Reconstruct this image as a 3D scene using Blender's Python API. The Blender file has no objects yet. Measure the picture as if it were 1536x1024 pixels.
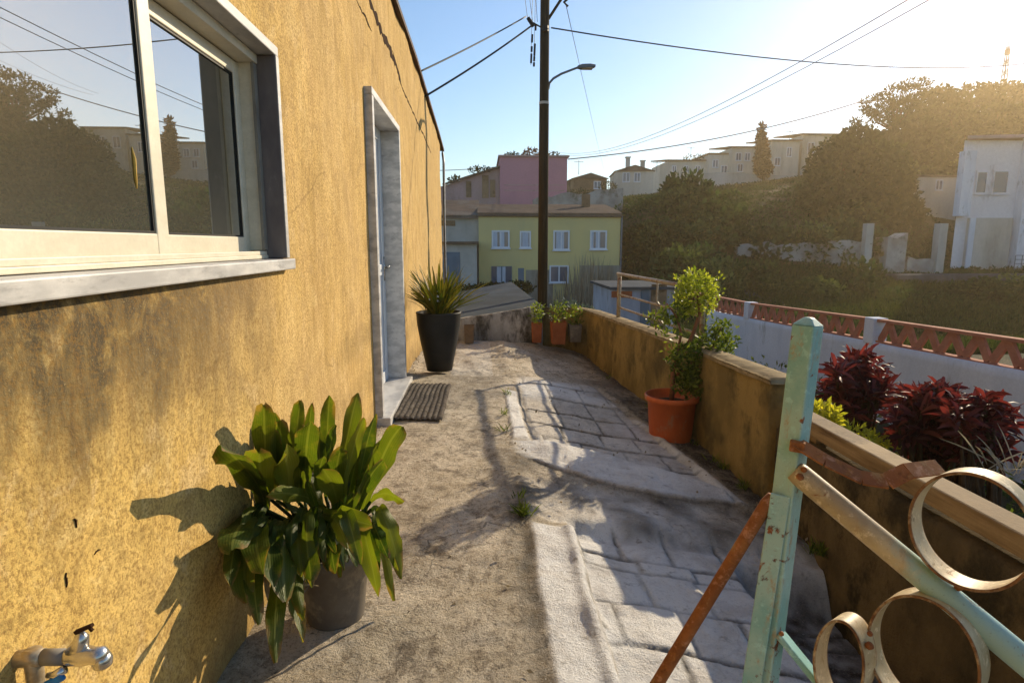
import bpy, math, random
import numpy as np
from mathutils import Vector, Matrix
R = math.radians
random.seed(11)
rng = np.random.default_rng(11)
SC = bpy.context.scene
COL = SC.collection
PI = math.pi

# ------------------------------------------------------------------ camera model (photo 1536 x 1024)
FL, CAMZ = 900.0, 1.2
PITCH = math.atan(145 / FL)
YAW = math.atan(46 / FL * math.cos(PITCH))
sp, cp, sy, cy = math.sin(PITCH), math.cos(PITCH), math.sin(YAW), math.cos(YAW)
RV = Vector((cy, -sy, 0)); FV = Vector((sy * cp, cy * cp, -sp)); UV = Vector((sy * sp, cy * sp, cp))
EYE = Vector((0, 0, CAMZ))


def ray(px, py):
    return RV * ((px - 768) / FL) + UV * ((512 - py) / FL) + FV


def at_y(px, py, Y):
    d = ray(px, py); return EYE + d * (Y / d.y)


def at_x(px, py, X):
    d = ray(px, py); return EYE + d * (X / d.x)


def at_z(px, py, Z):
    d = ray(px, py); return EYE + d * ((Z - CAMZ) / d.z)


cam = bpy.data.cameras.new('camera')
cam.sensor_width = 36; cam.lens = 36 * FL / 1536; cam.clip_start = .05; cam.clip_end = 2000
camo = bpy.data.objects.new('camera', cam); COL.objects.link(camo)
camo.location = EYE; camo.rotation_euler = (PI / 2 - PITCH, 0, -YAW)
SC.camera = camo


# ------------------------------------------------------------------ numpy noise
def vnoise(x, y, s, seed):
    g = np.random.default_rng(seed).random((97, 97))
    x = np.asarray(x) * s + 1000; y = np.asarray(y) * s + 1000
    xi = np.floor(x).astype(int); yi = np.floor(y).astype(int)
    fx = x - xi; fy = y - yi
    fx = fx * fx * (3 - 2 * fx); fy = fy * fy * (3 - 2 * fy)
    a = g[xi % 97, yi % 97]; b = g[(xi + 1) % 97, yi % 97]; c = g[xi % 97, (yi + 1) % 97]; d = g[(xi + 1) % 97, (yi + 1) % 97]
    return (a * (1 - fx) + b * fx) * (1 - fy) + (c * (1 - fx) + d * fx) * fy - .5


def fbm(x, y, s, seed, o=4):
    r = 0; a = 1.
    for k in range(o):
        r = r + a * vnoise(x, y, s * 2 ** k, seed + k); a *= .5
    return r


def sst(a, b, x):
    t = np.clip((np.asarray(x, float) - a) / (b - a), 0, 1)
    return t * t * (3 - 2 * t)


# ------------------------------------------------------------------ mesh building
def origin(o):
    while o.parent: o = o.parent
    return Vector(o.location)


def link(name, me, mat, parent=None, smooth=False):
    o = bpy.data.objects.new(name, me); COL.objects.link(o)
    if parent is not None: o.parent = parent
    if mat is not None: me.materials.append(mat)
    if smooth: me.polygons.foreach_set('use_smooth', [True] * len(me.polygons))
    return o


def tag(o, label=None, cat=None, group=None, kind=None):
    if label: o['label'] = label
    if cat: o['category'] = cat
    if group: o['group'] = group
    if kind: o['kind'] = kind
    return o


def thing(name, label, cat, loc=(0, 0, 0), group=None):
    o = bpy.data.objects.new(name, None); COL.objects.link(o); o.location = loc; o.empty_display_size = .2
    return tag(o, label, cat, group)


class MB:
    def __init__(s): s.v = []; s.f = []

    def add(s, vs, fs):
        n = len(s.v); s.v += [tuple(p) for p in vs]; s.f += [tuple(i + n for i in f) for f in fs]; return s

    def box(s, x0, x1, y0, y1, z0, z1):
        return s.add([(x0, y0, z0), (x1, y0, z0), (x1, y1, z0), (x0, y1, z0), (x0, y0, z1), (x1, y0, z1), (x1, y1, z1), (x0, y1, z1)],
                     [(3, 2, 1, 0), (4, 5, 6, 7), (0, 1, 5, 4), (1, 2, 6, 5), (2, 3, 7, 6), (3, 0, 4, 7)])

    def obox(s, c, ax, ay, az):
        c = Vector(c); ax = Vector(ax) / 2; ay = Vector(ay) / 2; az = Vector(az) / 2
        P = [c + ax * i + ay * j + az * k for k in (-1, 1) for i, j in ((-1, -1), (1, -1), (1, 1), (-1, 1))]
        return s.add(P, [(3, 2, 1, 0), (4, 5, 6, 7), (0, 1, 5, 4), (1, 2, 6, 5), (2, 3, 7, 6), (3, 0, 4, 7)])

    def bar(s, a, b, w, h, up=(0, 0, 1)):
        a = Vector(a); b = Vector(b); d = (b - a); u = Vector(up); r = d.cross(u).normalized(); u = r.cross(d).normalized()
        return s.obox((a + b) / 2, d, r * w, u * h)

    def tube(s, pts, r, n=8, cap=True):
        pts = [Vector(p) for p in pts]; k = len(pts)
        rs = r if isinstance(r, (list, tuple)) else [r] * k
        t0 = (pts[1] - pts[0]).normalized(); u = t0.orthogonal().normalized()
        vs = []
        for i, p in enumerate(pts):
            t = (pts[min(i + 1, k - 1)] - pts[max(i - 1, 0)]).normalized()
            u = (u - t * u.dot(t)).normalized(); w = t.cross(u)
            vs += [p + (u * math.cos(2 * PI * j / n) + w * math.sin(2 * PI * j / n)) * rs[i] for j in range(n)]
        fs = [(i * n + j, i * n + (j + 1) % n, (i + 1) * n + (j + 1) % n, (i + 1) * n + j) for i in range(k - 1) for j in range(n)]
        if cap: fs += [tuple(range(n - 1, -1, -1)), tuple((k - 1) * n + j for j in range(n))]
        return s.add(vs, fs)

    def lathe(s, c, prof, n=32, sx=1, sy=1):
        vs = [(c[0] + r * sx * math.cos(2 * PI * j / n), c[1] + r * sy * math.sin(2 * PI * j / n), c[2] + z) for r, z in prof for j in range(n)]
        k = len(prof)
        fs = [(i * n + j, i * n + (j + 1) % n, (i + 1) * n + (j + 1) % n, (i + 1) * n + j) for i in range(k - 1) for j in range(n)]
        fs += [tuple(range(n - 1, -1, -1)), tuple((k - 1) * n + j for j in range(n))]
        return s.add(vs, fs)

    def prism(s, poly, d):
        n = len(poly); P = [Vector(p) for p in poly]; d = Vector(d)
        return s.add(P + [p + d for p in P], [tuple(range(n - 1, -1, -1)), tuple(range(n, 2 * n))] + [(i, (i + 1) % n, (i + 1) % n + n, i + n) for i in range(n)])

    def build(s, name, mat, parent=None, smooth=False, bevel=0, seg=2):
        o0 = origin(parent) if parent is not None else Vector((0, 0, 0))
        me = bpy.data.meshes.new(name)
        me.from_pydata([tuple(Vector(p) - o0) for p in s.v], [], s.f); me.validate()
        o = link(name, me, mat, parent, smooth)
        if bevel:
            m = o.modifiers.new('bevel', 'BEVEL'); m.width = bevel; m.segments = seg; m.limit_method = 'ANGLE'; m.angle_limit = R(40)
        return o


def npmesh(name, V, Q, mat, parent=None, smooth=False, attrs=None, vattrs=None):
    """quads from numpy arrays; attrs = per face floats"""
    o0 = np.array(origin(parent)) if parent is not None else np.zeros(3)
    V = np.asarray(V, float) - o0; Q = np.asarray(Q, int); n = Q.shape[1]
    me = bpy.data.meshes.new(name)
    me.vertices.add(len(V)); me.vertices.foreach_set('co', V.astype(np.float32).ravel())
    me.loops.add(Q.size); me.loops.foreach_set('vertex_index', Q.astype(np.int32).ravel())
    me.polygons.add(len(Q)); me.polygons.foreach_set('loop_start', np.arange(0, Q.size, n, dtype=np.int32))
    me.update(calc_edges=True)
    for k, a in (attrs or {}).items():
        at = me.attributes.new(k, 'FLOAT', 'FACE'); at.data.foreach_set('value', np.asarray(a, np.float32))
    for k, a in (vattrs or {}).items():
        at = me.attributes.new(k, 'FLOAT', 'POINT'); at.data.foreach_set('value', np.asarray(a, np.float32))
    return link(name, me, mat, parent, smooth)


def unit(a):
    return a / np.maximum(np.linalg.norm(a, axis=1, keepdims=True), 1e-9)


def leaf_quads(P, L, W, up=.2, dirs=None, spread=1.0):
    """a rhombic leaf at every point P: length L, width W, random heading (biased to dirs)"""
    n = len(P); P = np.asarray(P)
    d = rng.normal(size=(n, 3)) * spread
    d[:, 2] += up
    if dirs is not None: d = d + dirs
    d = unit(d); w = unit(np.cross(d, rng.normal(size=(n, 3))))
    L = (L * (.65 + .7 * rng.random(n)))[:, None]; W = (W * (.65 + .7 * rng.random(n)))[:, None]
    V = np.stack([P, P + d * L * .5 - w * W * .5, P + d * L, P + d * L * .5 + w * W * .5], 1).reshape(-1, 3)
    return V, np.arange(4 * n).reshape(-1, 4)


def in_ball(n, c, r, shell=.0):
    d = unit(rng.normal(size=(n, 3))); q = (shell + (1 - shell) * rng.random(n)) ** (1 / 3)
    return np.asarray(c) + d * q[:, None] * np.asarray(r), d


def blades(specs, K=6):
    """specs: (base, tip, lift, width, side, fold, rnd) -> V,Q,rnd ; strap leaf with a folded section"""
    V = []; Q = []; rn = []
    for (b, t, c, w, side, fold, rv, blunt) in specs:
        b = Vector(b); t = Vector(t); c = Vector(c); n0 = len(V)
        for i in range(K + 1):
            u = i / K
            p = b * (1 - u) ** 2 + c * 2 * u * (1 - u) + t * u * u
            tan = ((c - b) * (1 - u) + (t - c) * u).normalized()
            sd = side - tan * side.dot(tan)
            sd = sd.normalized() if sd.length > 1e-6 else tan.orthogonal().normalized()
            nn = sd.cross(tan)
            ww = w * .5 * (min(1, .35 + 1.5 * u) * max(0.04, (1 - max(0, (u - blunt) / (1 - blunt)) ** 2.2)) ** .5)
            ww *= 1 + .08 * math.sin(u * 11 + rv * 20)
            nn = (nn + tan * 0).normalized(); p = p + nn * w * .10 * math.sin(u * 7 + rv * 37)
            V += [p - sd * ww + nn * fold * ww, p, p + sd * ww + nn * fold * ww]
        for i in range(K):
            a = n0 + i * 3
            Q += [(a, a + 1, a + 4, a + 3), (a + 1, a + 2, a + 5, a + 4)]; rn += [rv, rv]
    return np.array([tuple(v) for v in V]), np.array(Q), rn


def strap_leaves(specs, K=16, C=6):
    """broad strap leaves with waving, nibbled margins; also returns along / across values"""
    V = []; Q = []; rn = []; ua = []; va = []
    for (b, t, c, w, side, fold, rv, blunt) in specs:
        b = Vector(b); t = Vector(t); c = Vector(c); n0 = len(V); ph = rng.uniform(0, 6, 4); twist = rng.uniform(-.7, .7); nick = rng.uniform(.3, .9)
        for i in range(K + 1):
            u = i / K
            p = b * (1 - u) ** 2 + c * 2 * u * (1 - u) + t * u * u
            tan = ((c - b) * (1 - u) + (t - c) * u).normalized()
            sd = side - tan * side.dot(tan); sd = sd.normalized() if sd.length > 1e-6 else tan.orthogonal().normalized()
            sd = Matrix.Rotation(twist * (u - .4), 3, tan) @ sd; nn = sd.cross(tan)
            ww = w * .5 * (min(1, .22 + 1.35 * u) * max(.02, (1 - max(0, (u - blunt) / (1 - blunt)) ** 2.4)) ** .5)
            for j in range(C + 1):
                v = j / C * 2 - 1
                e = abs(v)
                wj = ww * (1 + e * (.07 * math.sin(u * 17 + ph[0] + (v > 0) * 2) - .22 * max(0, 1 - abs(u - nick) / .05) * (v > 0)))
                z = fold * e * ww + e * e * w * .16 * math.sin(u * 13 + ph[1] + (v > 0) * 1.7) + w * .10 * math.sin(u * 5 + ph[2])
                V.append(p + sd * wj * v + nn * z); ua.append(u); va.append(e)
        for i in range(K):
            for j in range(C):
                a = n0 + i * (C + 1) + j; Q.append((a, a + 1, a + C + 2, a + C + 1)); rn.append(rv)
    return np.array([tuple(v) for v in V]), np.array(Q), rn, ua, va


# ------------------------------------------------------------------ materials
class NT:
    def __init__(s, name):
        s.m = bpy.data.materials.new(name); s.m.use_nodes = True; s.t = s.m.node_tree; s.t.nodes.clear()
        s.out = s.n('ShaderNodeOutputMaterial')

    def n(s, ty, **k):
        o = s.t.nodes.new(ty)
        for a, b in k.items():
            if a[0] == '_': setattr(o, a[1:], b)
            else: s.set(o.inputs[int(a[1:]) if a[0] == 'i' and a[1:].isdigit() else a.replace('__', ' ')], b)
        return o

    def set(s, i, b):
        if isinstance(b, bpy.types.NodeSocket): s.t.links.new(b, i)
        elif isinstance(b, (tuple, list)) and i.type == 'RGBA' and len(b) == 3: i.default_value = (*b, 1)
        else: i.default_value = b

    def co(s, scale=(1, 1, 1)):
        tc = s.n('ShaderNodeNewGeometry')
        return s.n('ShaderNodeMapping', Vector=tc.outputs['Position'], Scale=scale).outputs[0]

    def noise(s, co, scale, detail=5, rough=.6, dist=0):
        return s.n('ShaderNodeTexNoise', Vector=co, Scale=scale, Detail=detail, Roughness=rough, Distortion=dist).outputs['Fac']

    def ramp(s, f, stops):
        r = s.n('ShaderNodeValToRGB', Fac=f); e = r.color_ramp.elements
        while len(e) < len(stops): e.new(.5)
        for x, (p, c) in zip(e, stops): x.position = p; x.color = (*c, 1) if len(c) == 3 else c
        return r.outputs[0]

    def fr(s, f, a, b, lo=0., hi=1.):
        return s.n('ShaderNodeMapRange', _interpolation_type='SMOOTHSTEP', Value=f, i1=a, i2=b, i3=lo, i4=hi).outputs[0]

    def mix(s, f, a, b, mode='MIX'):
        m = s.n('ShaderNodeMix', _data_type='RGBA', _blend_type=mode)
        s.set(m.inputs[0], f); s.set(m.inputs[6], a); s.set(m.inputs[7], b); return m.outputs[2]

    def math(s, op, a, b=0.):
        m = s.n('ShaderNodeMath', _operation=op); s.set(m.inputs[0], a); s.set(m.inputs[1], b); return m.outputs[0]

    def attr(s, name):
        return s.n('ShaderNodeAttribute', _attribute_name=name).outputs['Fac']

    def bump(s, h, st, dist, prev=None):
        b = s.n('ShaderNodeBump', Height=h, Strength=st, Distance=dist)
        if prev is not None: s.set(b.inputs['Normal'], prev)
        return b.outputs[0]

    def done(s, col, rough=.8, nrm=None, spec=.3, metal=0, **k):
        p = s.n('ShaderNodeBsdfPrincipled', Roughness=rough, Metallic=metal)
        s.set(p.inputs['Base Color'], col); p.inputs['Specular IOR Level'].default_value = spec
        if nrm is not None: s.set(p.inputs['Normal'], nrm)
        for a, b in k.items(): s.set(p.inputs[a.replace('__', ' ')], b)
        s.set(s.out.inputs[0], p.outputs[0]); return s.m


def rough_mat(name, c1, c2, scale=3, rough=.85, bump=.4, bs=60, bd=.004, dirt=None, dscale=1.2, dlo=.55, dhi=.75, stretch=(1, 1, 1), spec=.25, metal=0):
    t = NT(name); co = t.co(stretch); co1 = t.co()
    col = t.mix(t.fr(t.noise(co, scale), .35, .65), c1, c2)
    if dirt: col = t.mix(t.fr(t.noise(co, dscale, 8, .7), dlo, dhi), col, dirt)
    g = t.noise(co1, bs, 4, .7)
    col = t.mix(t.fr(g, .3, .7, .0, .25), col, tuple(x * .6 for x in c1))
    return t.done(col, rough, t.bump(g, bump, bd) if bump else None, min(spec, .05) if rough >= .85 else spec, metal)


def leaf_mat(name, c1, c2, trans=.45, rough=.5, tcol=None, spec=.2, vary=False):
    t = NT(name); a = t.attr('rnd')
    col = t.mix(a, c1, c2)
    if vary:
        oi = t.n('ShaderNodeObjectInfo').outputs['Random']
        col = t.mix(t.fr(oi, .0, 1., 0, .75), col, t.mix(1., col, (.45, .52, .5), 'MULTIPLY'))
        col = t.mix(t.fr(t.noise(t.co(), .35, 4, .6), .45, .65, 0, .5), col, t.mix(1., col, (1.7, 1.45, 1.2), 'MULTIPLY'))
    d = t.n('ShaderNodeBsdfPrincipled', Roughness=rough); t.set(d.inputs['Base Color'], col); d.inputs['Specular IOR Level'].default_value = spec
    tr = t.n('ShaderNodeBsdfTranslucent')
    t.set(tr.inputs[0], t.mix(1., col, tcol or (1.5, 1.5, .6), 'MULTIPLY'))
    m = t.n('ShaderNodeMixShader', Fac=trans); t.set(m.inputs[1], d.outputs[0]); t.set(m.inputs[2], tr.outputs[0])
    t.set(t.out.inputs[0], m.outputs[0]); return t.m
SKY_STR, SUN_STR, EXPOSURE = .125, 4.5, 0.5
HAZE, HAZE_G = .0009, .70
# ------------------------------------------------------------------ light
SUN_AZ, SUN_EL = R(43), R(21.5)
SV = Vector((math.sin(SUN_AZ) * math.cos(SUN_EL), math.cos(SUN_AZ) * math.cos(SUN_EL), math.sin(SUN_EL)))
w = bpy.data.worlds.new('World'); SC.world = w; w.use_nodes = True
wn = w.node_tree.nodes; sky = wn.new('ShaderNodeTexSky'); sky.sky_type = 'NISHITA'
sky.sun_disc = False; sky.sun_elevation = SUN_EL; sky.sun_rotation = SUN_AZ
sky.dust_density = .12; sky.air_density = 1.15; sky.ozone_density = 4.0
w.node_tree.links.new(sky.outputs[0], wn['Background'].inputs[0]); wn['Background'].inputs[1].default_value = SKY_STR
sl = bpy.data.lights.new('sun', 'SUN'); sl.energy = SUN_STR; sl.angle = R(.5); sl.color = (1, .83, .58)
so = bpy.data.objects.new('sun', sl); COL.objects.link(so)
so.rotation_euler = SV.to_track_quat('Z', 'Y').to_euler(); so.location = (30, 40, 30)
SC.view_settings.view_transform = 'Standard'; SC.view_settings.look = 'None'
SC.view_settings.exposure = EXPOSURE; SC.view_settings.gamma = 1
SC.render.engine = 'CYCLES'
cy_ = SC.cycles
cy_.use_denoising = True
try: cy_.denoiser = 'OPENIMAGEDENOISE'
except Exception: pass
cy_.max_bounces = 8; cy_.diffuse_bounces = 4; cy_.glossy_bounces = 4; cy_.transmission_bounces = 6; cy_.volume_bounces = 1
cy_.caustics_reflective = False; cy_.caustics_refractive = False
cy_.sample_clamp_indirect = 6

# ------------------------------------------------------------------ materials
def make_wall():
    t = NT('ochre_stucco'); co = t.co(); st = t.co((1, 1.7, .42))
    grain = t.noise(co, 120, 4, .8); mid = t.noise(co, 22, 6, .7, .3)
    streak = t.noise(st, 3.2, 6, .65, .4); big = t.noise(co, 1.1, 4, .55)
    col = t.mix(t.fr(streak, .30, .85), (.70, .475, .145), (.40, .25, .075))
    col = t.mix(t.fr(big, .48, .66, 0, .75), col, (.58, .41, .16))
    col = t.mix(t.fr(t.noise(co, 6, 7, .72, .5), .54, .68, 0, .7), col, (.74, .55, .28))
    col = t.mix(t.fr(mid, .50, .67, 0, .55), col, (.25, .165, .055))
    bl = t.noise(co, 4.5, 8, .78, .7)
    col = t.mix(t.fr(bl, .53, .63, 0, .55), col, (.27, .18, .065))
    col = t.mix(t.fr(bl, .38, .46, .5, 0), col, (.80, .59, .24))
    col = t.mix(t.fr(t.noise(co, 2.2, 6, .7, .6), .54, .68, 0, .55), col, (.25, .155, .065))
    # run off stains: darker below the sill, with ragged edges
    sx = t.n('ShaderNodeSeparateXYZ', Vector=co).outputs
    u = t.math('ADD', sx[2], t.math('MULTIPLY', t.math('SUBTRACT', t.noise(st, 4.2, 6, .7), .5), .9))
    stain = t.math('MULTIPLY', t.fr(u, .62, 1.10), t.math('SUBTRACT', 1., t.fr(sx[2], 1.118, 1.122)))
    stain = t.math('MULTIPLY', stain, t.math('SUBTRACT', 1., t.fr(sx[1], 1.75, 2.35)))
    col = t.mix(t.math('MULTIPLY', stain, t.fr(t.noise(co, 7, 7, .75, .5), .30, .52, .40, 1.)), col, (.075, .062, .042))
    col = t.mix(t.fr(t.math('ADD', sx[1], t.math('MULTIPLY', t.noise(co, .9, 4), 1.5)), 1.6, 3.6, 0, .5), col, t.mix(t.fr(t.noise(st, 7, 7, .75, .6), .32, .66), (.42, .27, .11), (.73, .50, .235)))
    s2 = t.fr(t.noise(t.co((1, 1.3, .5)), 1.5, 7, .74, .9), .58, .74, 0, .55)
    col = t.mix(s2, col, (.24, .15, .065))
    mold = t.math('MULTIPLY', t.fr(t.math('ADD', sx[2], t.math('MULTIPLY', t.math('SUBTRACT', t.noise(co, 5, 6, .7), .5), .5)), .22, -.02), .55)
    col = t.mix(mold, col, (.13, .095, .042))
    vo = t.n('ShaderNodeTexVoronoi', _feature='DISTANCE_TO_EDGE', Vector=t.mix(.10, co, t.n('ShaderNodeTexNoise', Vector=co, Scale=5., Detail=4.).outputs['Color']), Scale=1.7).outputs['Distance']
    hair = t.math('MULTIPLY', t.fr(vo, .010, .002), t.fr(t.noise(co, 1.3, 3), .50, .60))
    col = t.mix(t.math('MULTIPLY', hair, .4), col, (.12, .07, .03))
    col = t.mix(t.fr(grain, .37, .55, .78, 0), col, (.24, .14, .045))
    col = t.mix(t.fr(grain, .60, .75, 0, .4), col, (.80, .58, .27))
    h = t.math('ADD', t.math('MULTIPLY', grain, .5), mid)
    n = t.bump(h, .55, .009, t.bump(t.noise(co, 6, 4, .6), .22, .04))
    return t.done(col, .92, n, .12)


def make_path():
    t = NT('worn_concrete'); co = t.co(); st = t.co((1.8, .7, 1))
    pale, soil, joint, rust = t.attr('pale'), t.attr('soil'), t.attr('joint'), t.attr('grime')
    n1 = t.noise(co, 2.4, 8, .68, .5); n2 = t.noise(co, 13, 7, .72, .4); g = t.noise(co, 130, 4, .75)
    col = t.mix(t.fr(n1, .36, .64), (.66, .56, .42), (.47, .385, .265))
    col = t.mix(t.fr(t.noise(co, 6, 8, .75, .8), .50, .62, 0, .7), col, (.13, .095, .058))
    col = t.mix(t.fr(n2, .52, .68, 0, .6), col, (.14, .10, .06))
    col = t.mix(t.fr(n2, .34, .47, .75, 0), col, (.64, .54, .39))
    big = t.noise(co, 1.1, 5, .6, .6)
    col = t.mix(t.fr(big, .38, .52, .40, 0), col, (.17, .13, .085))
    col = t.mix(t.fr(big, .56, .68, 0, .5), col, (.66, .55, .38))
    wst = t.noise(t.co((2.2, .75, 1)), 9, 7, .75, 1.6)
    col = t.mix(t.fr(wst, .56, .64, 0, .55), col, (.70, .61, .46))
    col = t.mix(t.fr(wst, .36, .44, .55, 0), col, (.12, .09, .06))
    pc = t.mix(t.fr(t.noise(co, 5, 8, .7, .3), .42, .66), (.82, .80, .76), (.64, .60, .55))
    pc = t.mix(t.fr(n2, .56, .72, 0, .7), pc, (.17, .14, .10))
    col = t.mix(pale, col, pc)
    col = t.mix(rust, col, t.mix(t.fr(n2, .35, .6), (.055, .044, .028), (.15, .115, .07)))
    col = t.mix(soil, col, t.mix(t.fr(g, .4, .6), (.03, .022, .014), (.10, .075, .05)))
    col = t.mix(t.math('MULTIPLY', joint, t.fr(n2, .30, .55, .45, .95)), col, (.085, .07, .048))
    keep = t.math('SUBTRACT', 1., t.math('MULTIPLY', pale, .68))
    col = t.mix(t.fr(g, .58, .72, 0, .35), col, (.66, .58, .46))
    col = t.mix(t.math('MULTIPLY', keep, t.fr(g, .30, .46, .7, 0)), col, (.08, .06, .04))
    sp_ = t.noise(co, 62, 4, .85)
    col = t.mix(t.math('MULTIPLY', keep, t.fr(sp_, .34, .46, .75, 0)), col, (.075, .06, .042))
    col = t.mix(t.fr(sp_, .58, .68, 0, .5), col, (.74, .68, .58))
    vo = t.n('ShaderNodeTexVoronoi', _feature='DISTANCE_TO_EDGE', Vector=t.mix(.16, co, t.n('ShaderNodeTexNoise', Vector=co, Scale=7., Detail=5.).outputs['Color']), Scale=2.3).outputs['Distance']
    ck = t.math('MULTIPLY', t.fr(vo, .014, .003), t.fr(t.noise(co, 1.6, 3), .46, .56))
    col = t.mix(t.math('MULTIPLY', ck, t.math('SUBTRACT', .6, t.math('MULTIPLY', pale, .45))), col, (.06, .05, .034))
    h = t.math('ADD', t.math('MULTIPLY', g, .7), t.math('ADD', n2, t.math('MULTIPLY', t.noise(co, 45, 6, .75, .4), .9)))
    nn = t.bump(h, .9, .018)
    return t.done(col, t.fr(n2, .3, .7, .55, .9), nn, .3)


def paint_rust(name, c1, c2, rust_lo, rust_hi, rust=((.30, .10, .03), (.12, .045, .02)), scale=22, rough=.5, spec=.4, edge=False, second=None):
    t = NT(name); co = t.co()
    n = t.noise(co, scale, 8, .7, .4); g = t.noise(co, 230, 3, .7)
    col = t.mix(t.fr(t.noise(co, 9, 5, .6), .4, .62), c1, c2)
    col = t.mix(t.fr(t.noise(co, 42, 6, .75), .54, .64, 0, .6), col, tuple(min(1, x * 1.3 + .12) for x in c1))
    col = t.mix(t.fr(t.noise(t.co((1, 1, .35)), 26, 7, .75, .4), .54, .66, 0, .7), col, (.38, .24, .10))
    if second:
        xs_ = t.n('ShaderNodeSeparateXYZ', Vector=co).outputs[0]
        sm = t.fr(t.math('ADD', xs_, t.math('MULTIPLY', t.math('SUBTRACT', t.noise(co, 30, 7, .7, .3), .5), .10)), second[1] - .02, second[1] + .03)
        col = t.mix(sm, col, second[0])
    rm = t.fr(n, rust_lo, rust_hi)
    if edge: rm = t.math('MAXIMUM', rm, t.math('MULTIPLY', t.fr(t.attr('edge'), .35, .95), t.fr(t.noise(co, 30, 6, .7), .30, .55, .25, 1)))
    rc = t.mix(t.fr(t.noise(co, 45, 5, .7), .35, .65), rust[0], rust[1])
    col = t.mix(rm, col, rc)
    col = t.mix(t.fr(g, .60, .72, 0, .35), col, (.10, .05, .025))
    nn = t.bump(t.math('ADD', t.math('MULTIPLY', rm, -.7), t.math('MULTIPLY', g, .35)), .5, .002)
    return t.done(col, t.math('ADD', t.math('MULTIPLY', rm, .35), rough), nn, spec)


def glass_mat(name, body, refl, rough=.01, dust=0):
    t = NT(name)
    d = t.n('ShaderNodeBsdfDiffuse'); t.set(d.inputs[0], body)
    if dust:
        co = t.co(); sx = t.n('ShaderNodeSeparateXYZ', Vector=co).outputs
        f = t.math('MULTIPLY', t.fr(t.math('ADD', sx[2], t.math('MULTIPLY', t.noise(co, 5, 6, .7), .2)), 1.56, 1.28), dust)
        t.set(d.inputs[0], t.mix(f, body, (.15, .155, .13)))
    g = t.n('ShaderNodeBsdfGlossy', Roughness=rough); t.set(g.inputs[0], (1, 1, 1))
    fr = t.n('ShaderNodeFresnel', IOR=1.5).outputs[0]
    m = t.n('ShaderNodeMixShader', Fac=t.math('MINIMUM', t.math('ADD', t.math('MULTIPLY', fr, 1.6), refl), .95))
    t.set(m.inputs[1], d.outputs[0]); t.set(m.inputs[2], g.outputs[0]); t.set(t.out.inputs[0], m.outputs[0]); return t.m


M = {}
RAILX = .71
M['wall'] = make_wall()
M['path'] = make_path()
M['marble'] = rough_mat('grey_marble', (.62, .60, .57), (.40, .39, .38), 9, .45, .15, 50, .002, (.30, .29, .28), 14, .55, .7, (1, .5, 2), .4)
M['slate'] = rough_mat('dark_marble', (.20, .17, .16), (.11, .095, .10), 7, .5, .2, 40, .002, (.30, .27, .26), 12, .58, .7, (1, .6, .4), .35)
M['alu'] = rough_mat('cream_aluminium', (.74, .68, .54), (.66, .60, .46), 6, .38, .0, 90, .001, (.45, .38, .26), 18, .66, .85, (1, 1, 3), .45)
M['aludark'] = rough_mat('shaded_track', (.30, .28, .24), (.22, .2, .17), 6, .5, 0)
M['glass'] = glass_mat('window_glass', (.035, .037, .03), .27, .008, .30)
M['farglass'] = glass_mat('far_glass', (.07, .10, .15), .0, .12)
M['doorwhite'] = rough_mat('door_paint', (.72, .74, .76), (.62, .65, .69), 4, .4, .05, 80, .001)
M['chrome'] = rough_mat('chrome', (.72, .70, .66), (.52, .49, .44), 40, .25, .2, 120, .001, (.40, .33, .22), 30, .55, .75, metal=.9)
M['brass'] = rough_mat('old_pipe', (.50, .40, .26), (.34, .26, .16), 50, .4, .3, 120, .001, (.60, .55, .45), 40, .5, .7, metal=.5)
M['black'] = rough_mat('black_plastic', (.012, .013, .013), (.02, .02, .02), 5, .55, .1, 90, .001)
M['bluep'] = rough_mat('blue_plastic', (.02, .17, .45), (.02, .22, .55), 40, .45, 0)
M['potgrey'] = rough_mat('grey_pot', (.17, .145, .115), (.12, .10, .08), 9, .65, .3, 60, .003, (.30, .25, .18), 7, .50, .66)
M['potred'] = rough_mat('terracotta_plastic', (.56, .125, .032), (.42, .085, .024), 5, .6, .2, 70, .001, (.40, .20, .11), 7, .52, .66, (1, 1, .5))
M['terra'] = rough_mat('terracotta', (.40, .12, .045), (.30, .085, .03), 7, .8, .3, 60, .003)
M['earth'] = rough_mat('soil', (.05, .035, .022), (.09, .065, .04), 20, .95, .6, 90, .006)
M['mat'] = rough_mat('mat_fibre', (.085, .070, .055), (.14, .12, .10), 30, .95, .7, 240, .004, (.20, .17, .13), 14, .52, .7)
M['roofedge'] = rough_mat('roof_edge', (.09, .042, .028), (.055, .03, .02), 5, .8, .3)
M['crack'] = rough_mat('old_crack', (.05, .025, .014), (.03, .016, .01), 12, .95, .3)
M['reflection'] = rough_mat('orange_reflection', (.75, .48, .10), (.6, .36, .06), 30, .6, 0)
M['plaster'] = rough_mat('lit_plaster', (.62, .52, .36), (.5, .4, .26), 12, .9, .4)
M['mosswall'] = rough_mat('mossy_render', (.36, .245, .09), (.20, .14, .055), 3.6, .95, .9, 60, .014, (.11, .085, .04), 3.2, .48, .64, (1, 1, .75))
M['darkwall'] = rough_mat('dark_render', (.19, .135, .065), (.09, .066, .035), 3.6, .95, .9, 60, .014, (.04, .033, .02), 3.2, .48, .62, (1, 1, .7))  # mossy render copied darker for the low wall's shaded front
M['walltop'] = rough_mat('worn_coping', (.36, .275, .16), (.22, .165, .09), 8, .9, .6, 70, .006, (.10, .07, .04), 9, .55, .7)
M['timber'] = rough_mat('weathered_timber', (.34, .23, .11), (.20, .125, .055), 8, .8, .5, 60, .004, (.09, .05, .025), 6, .54, .7, (.25, .25, 4))
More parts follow.
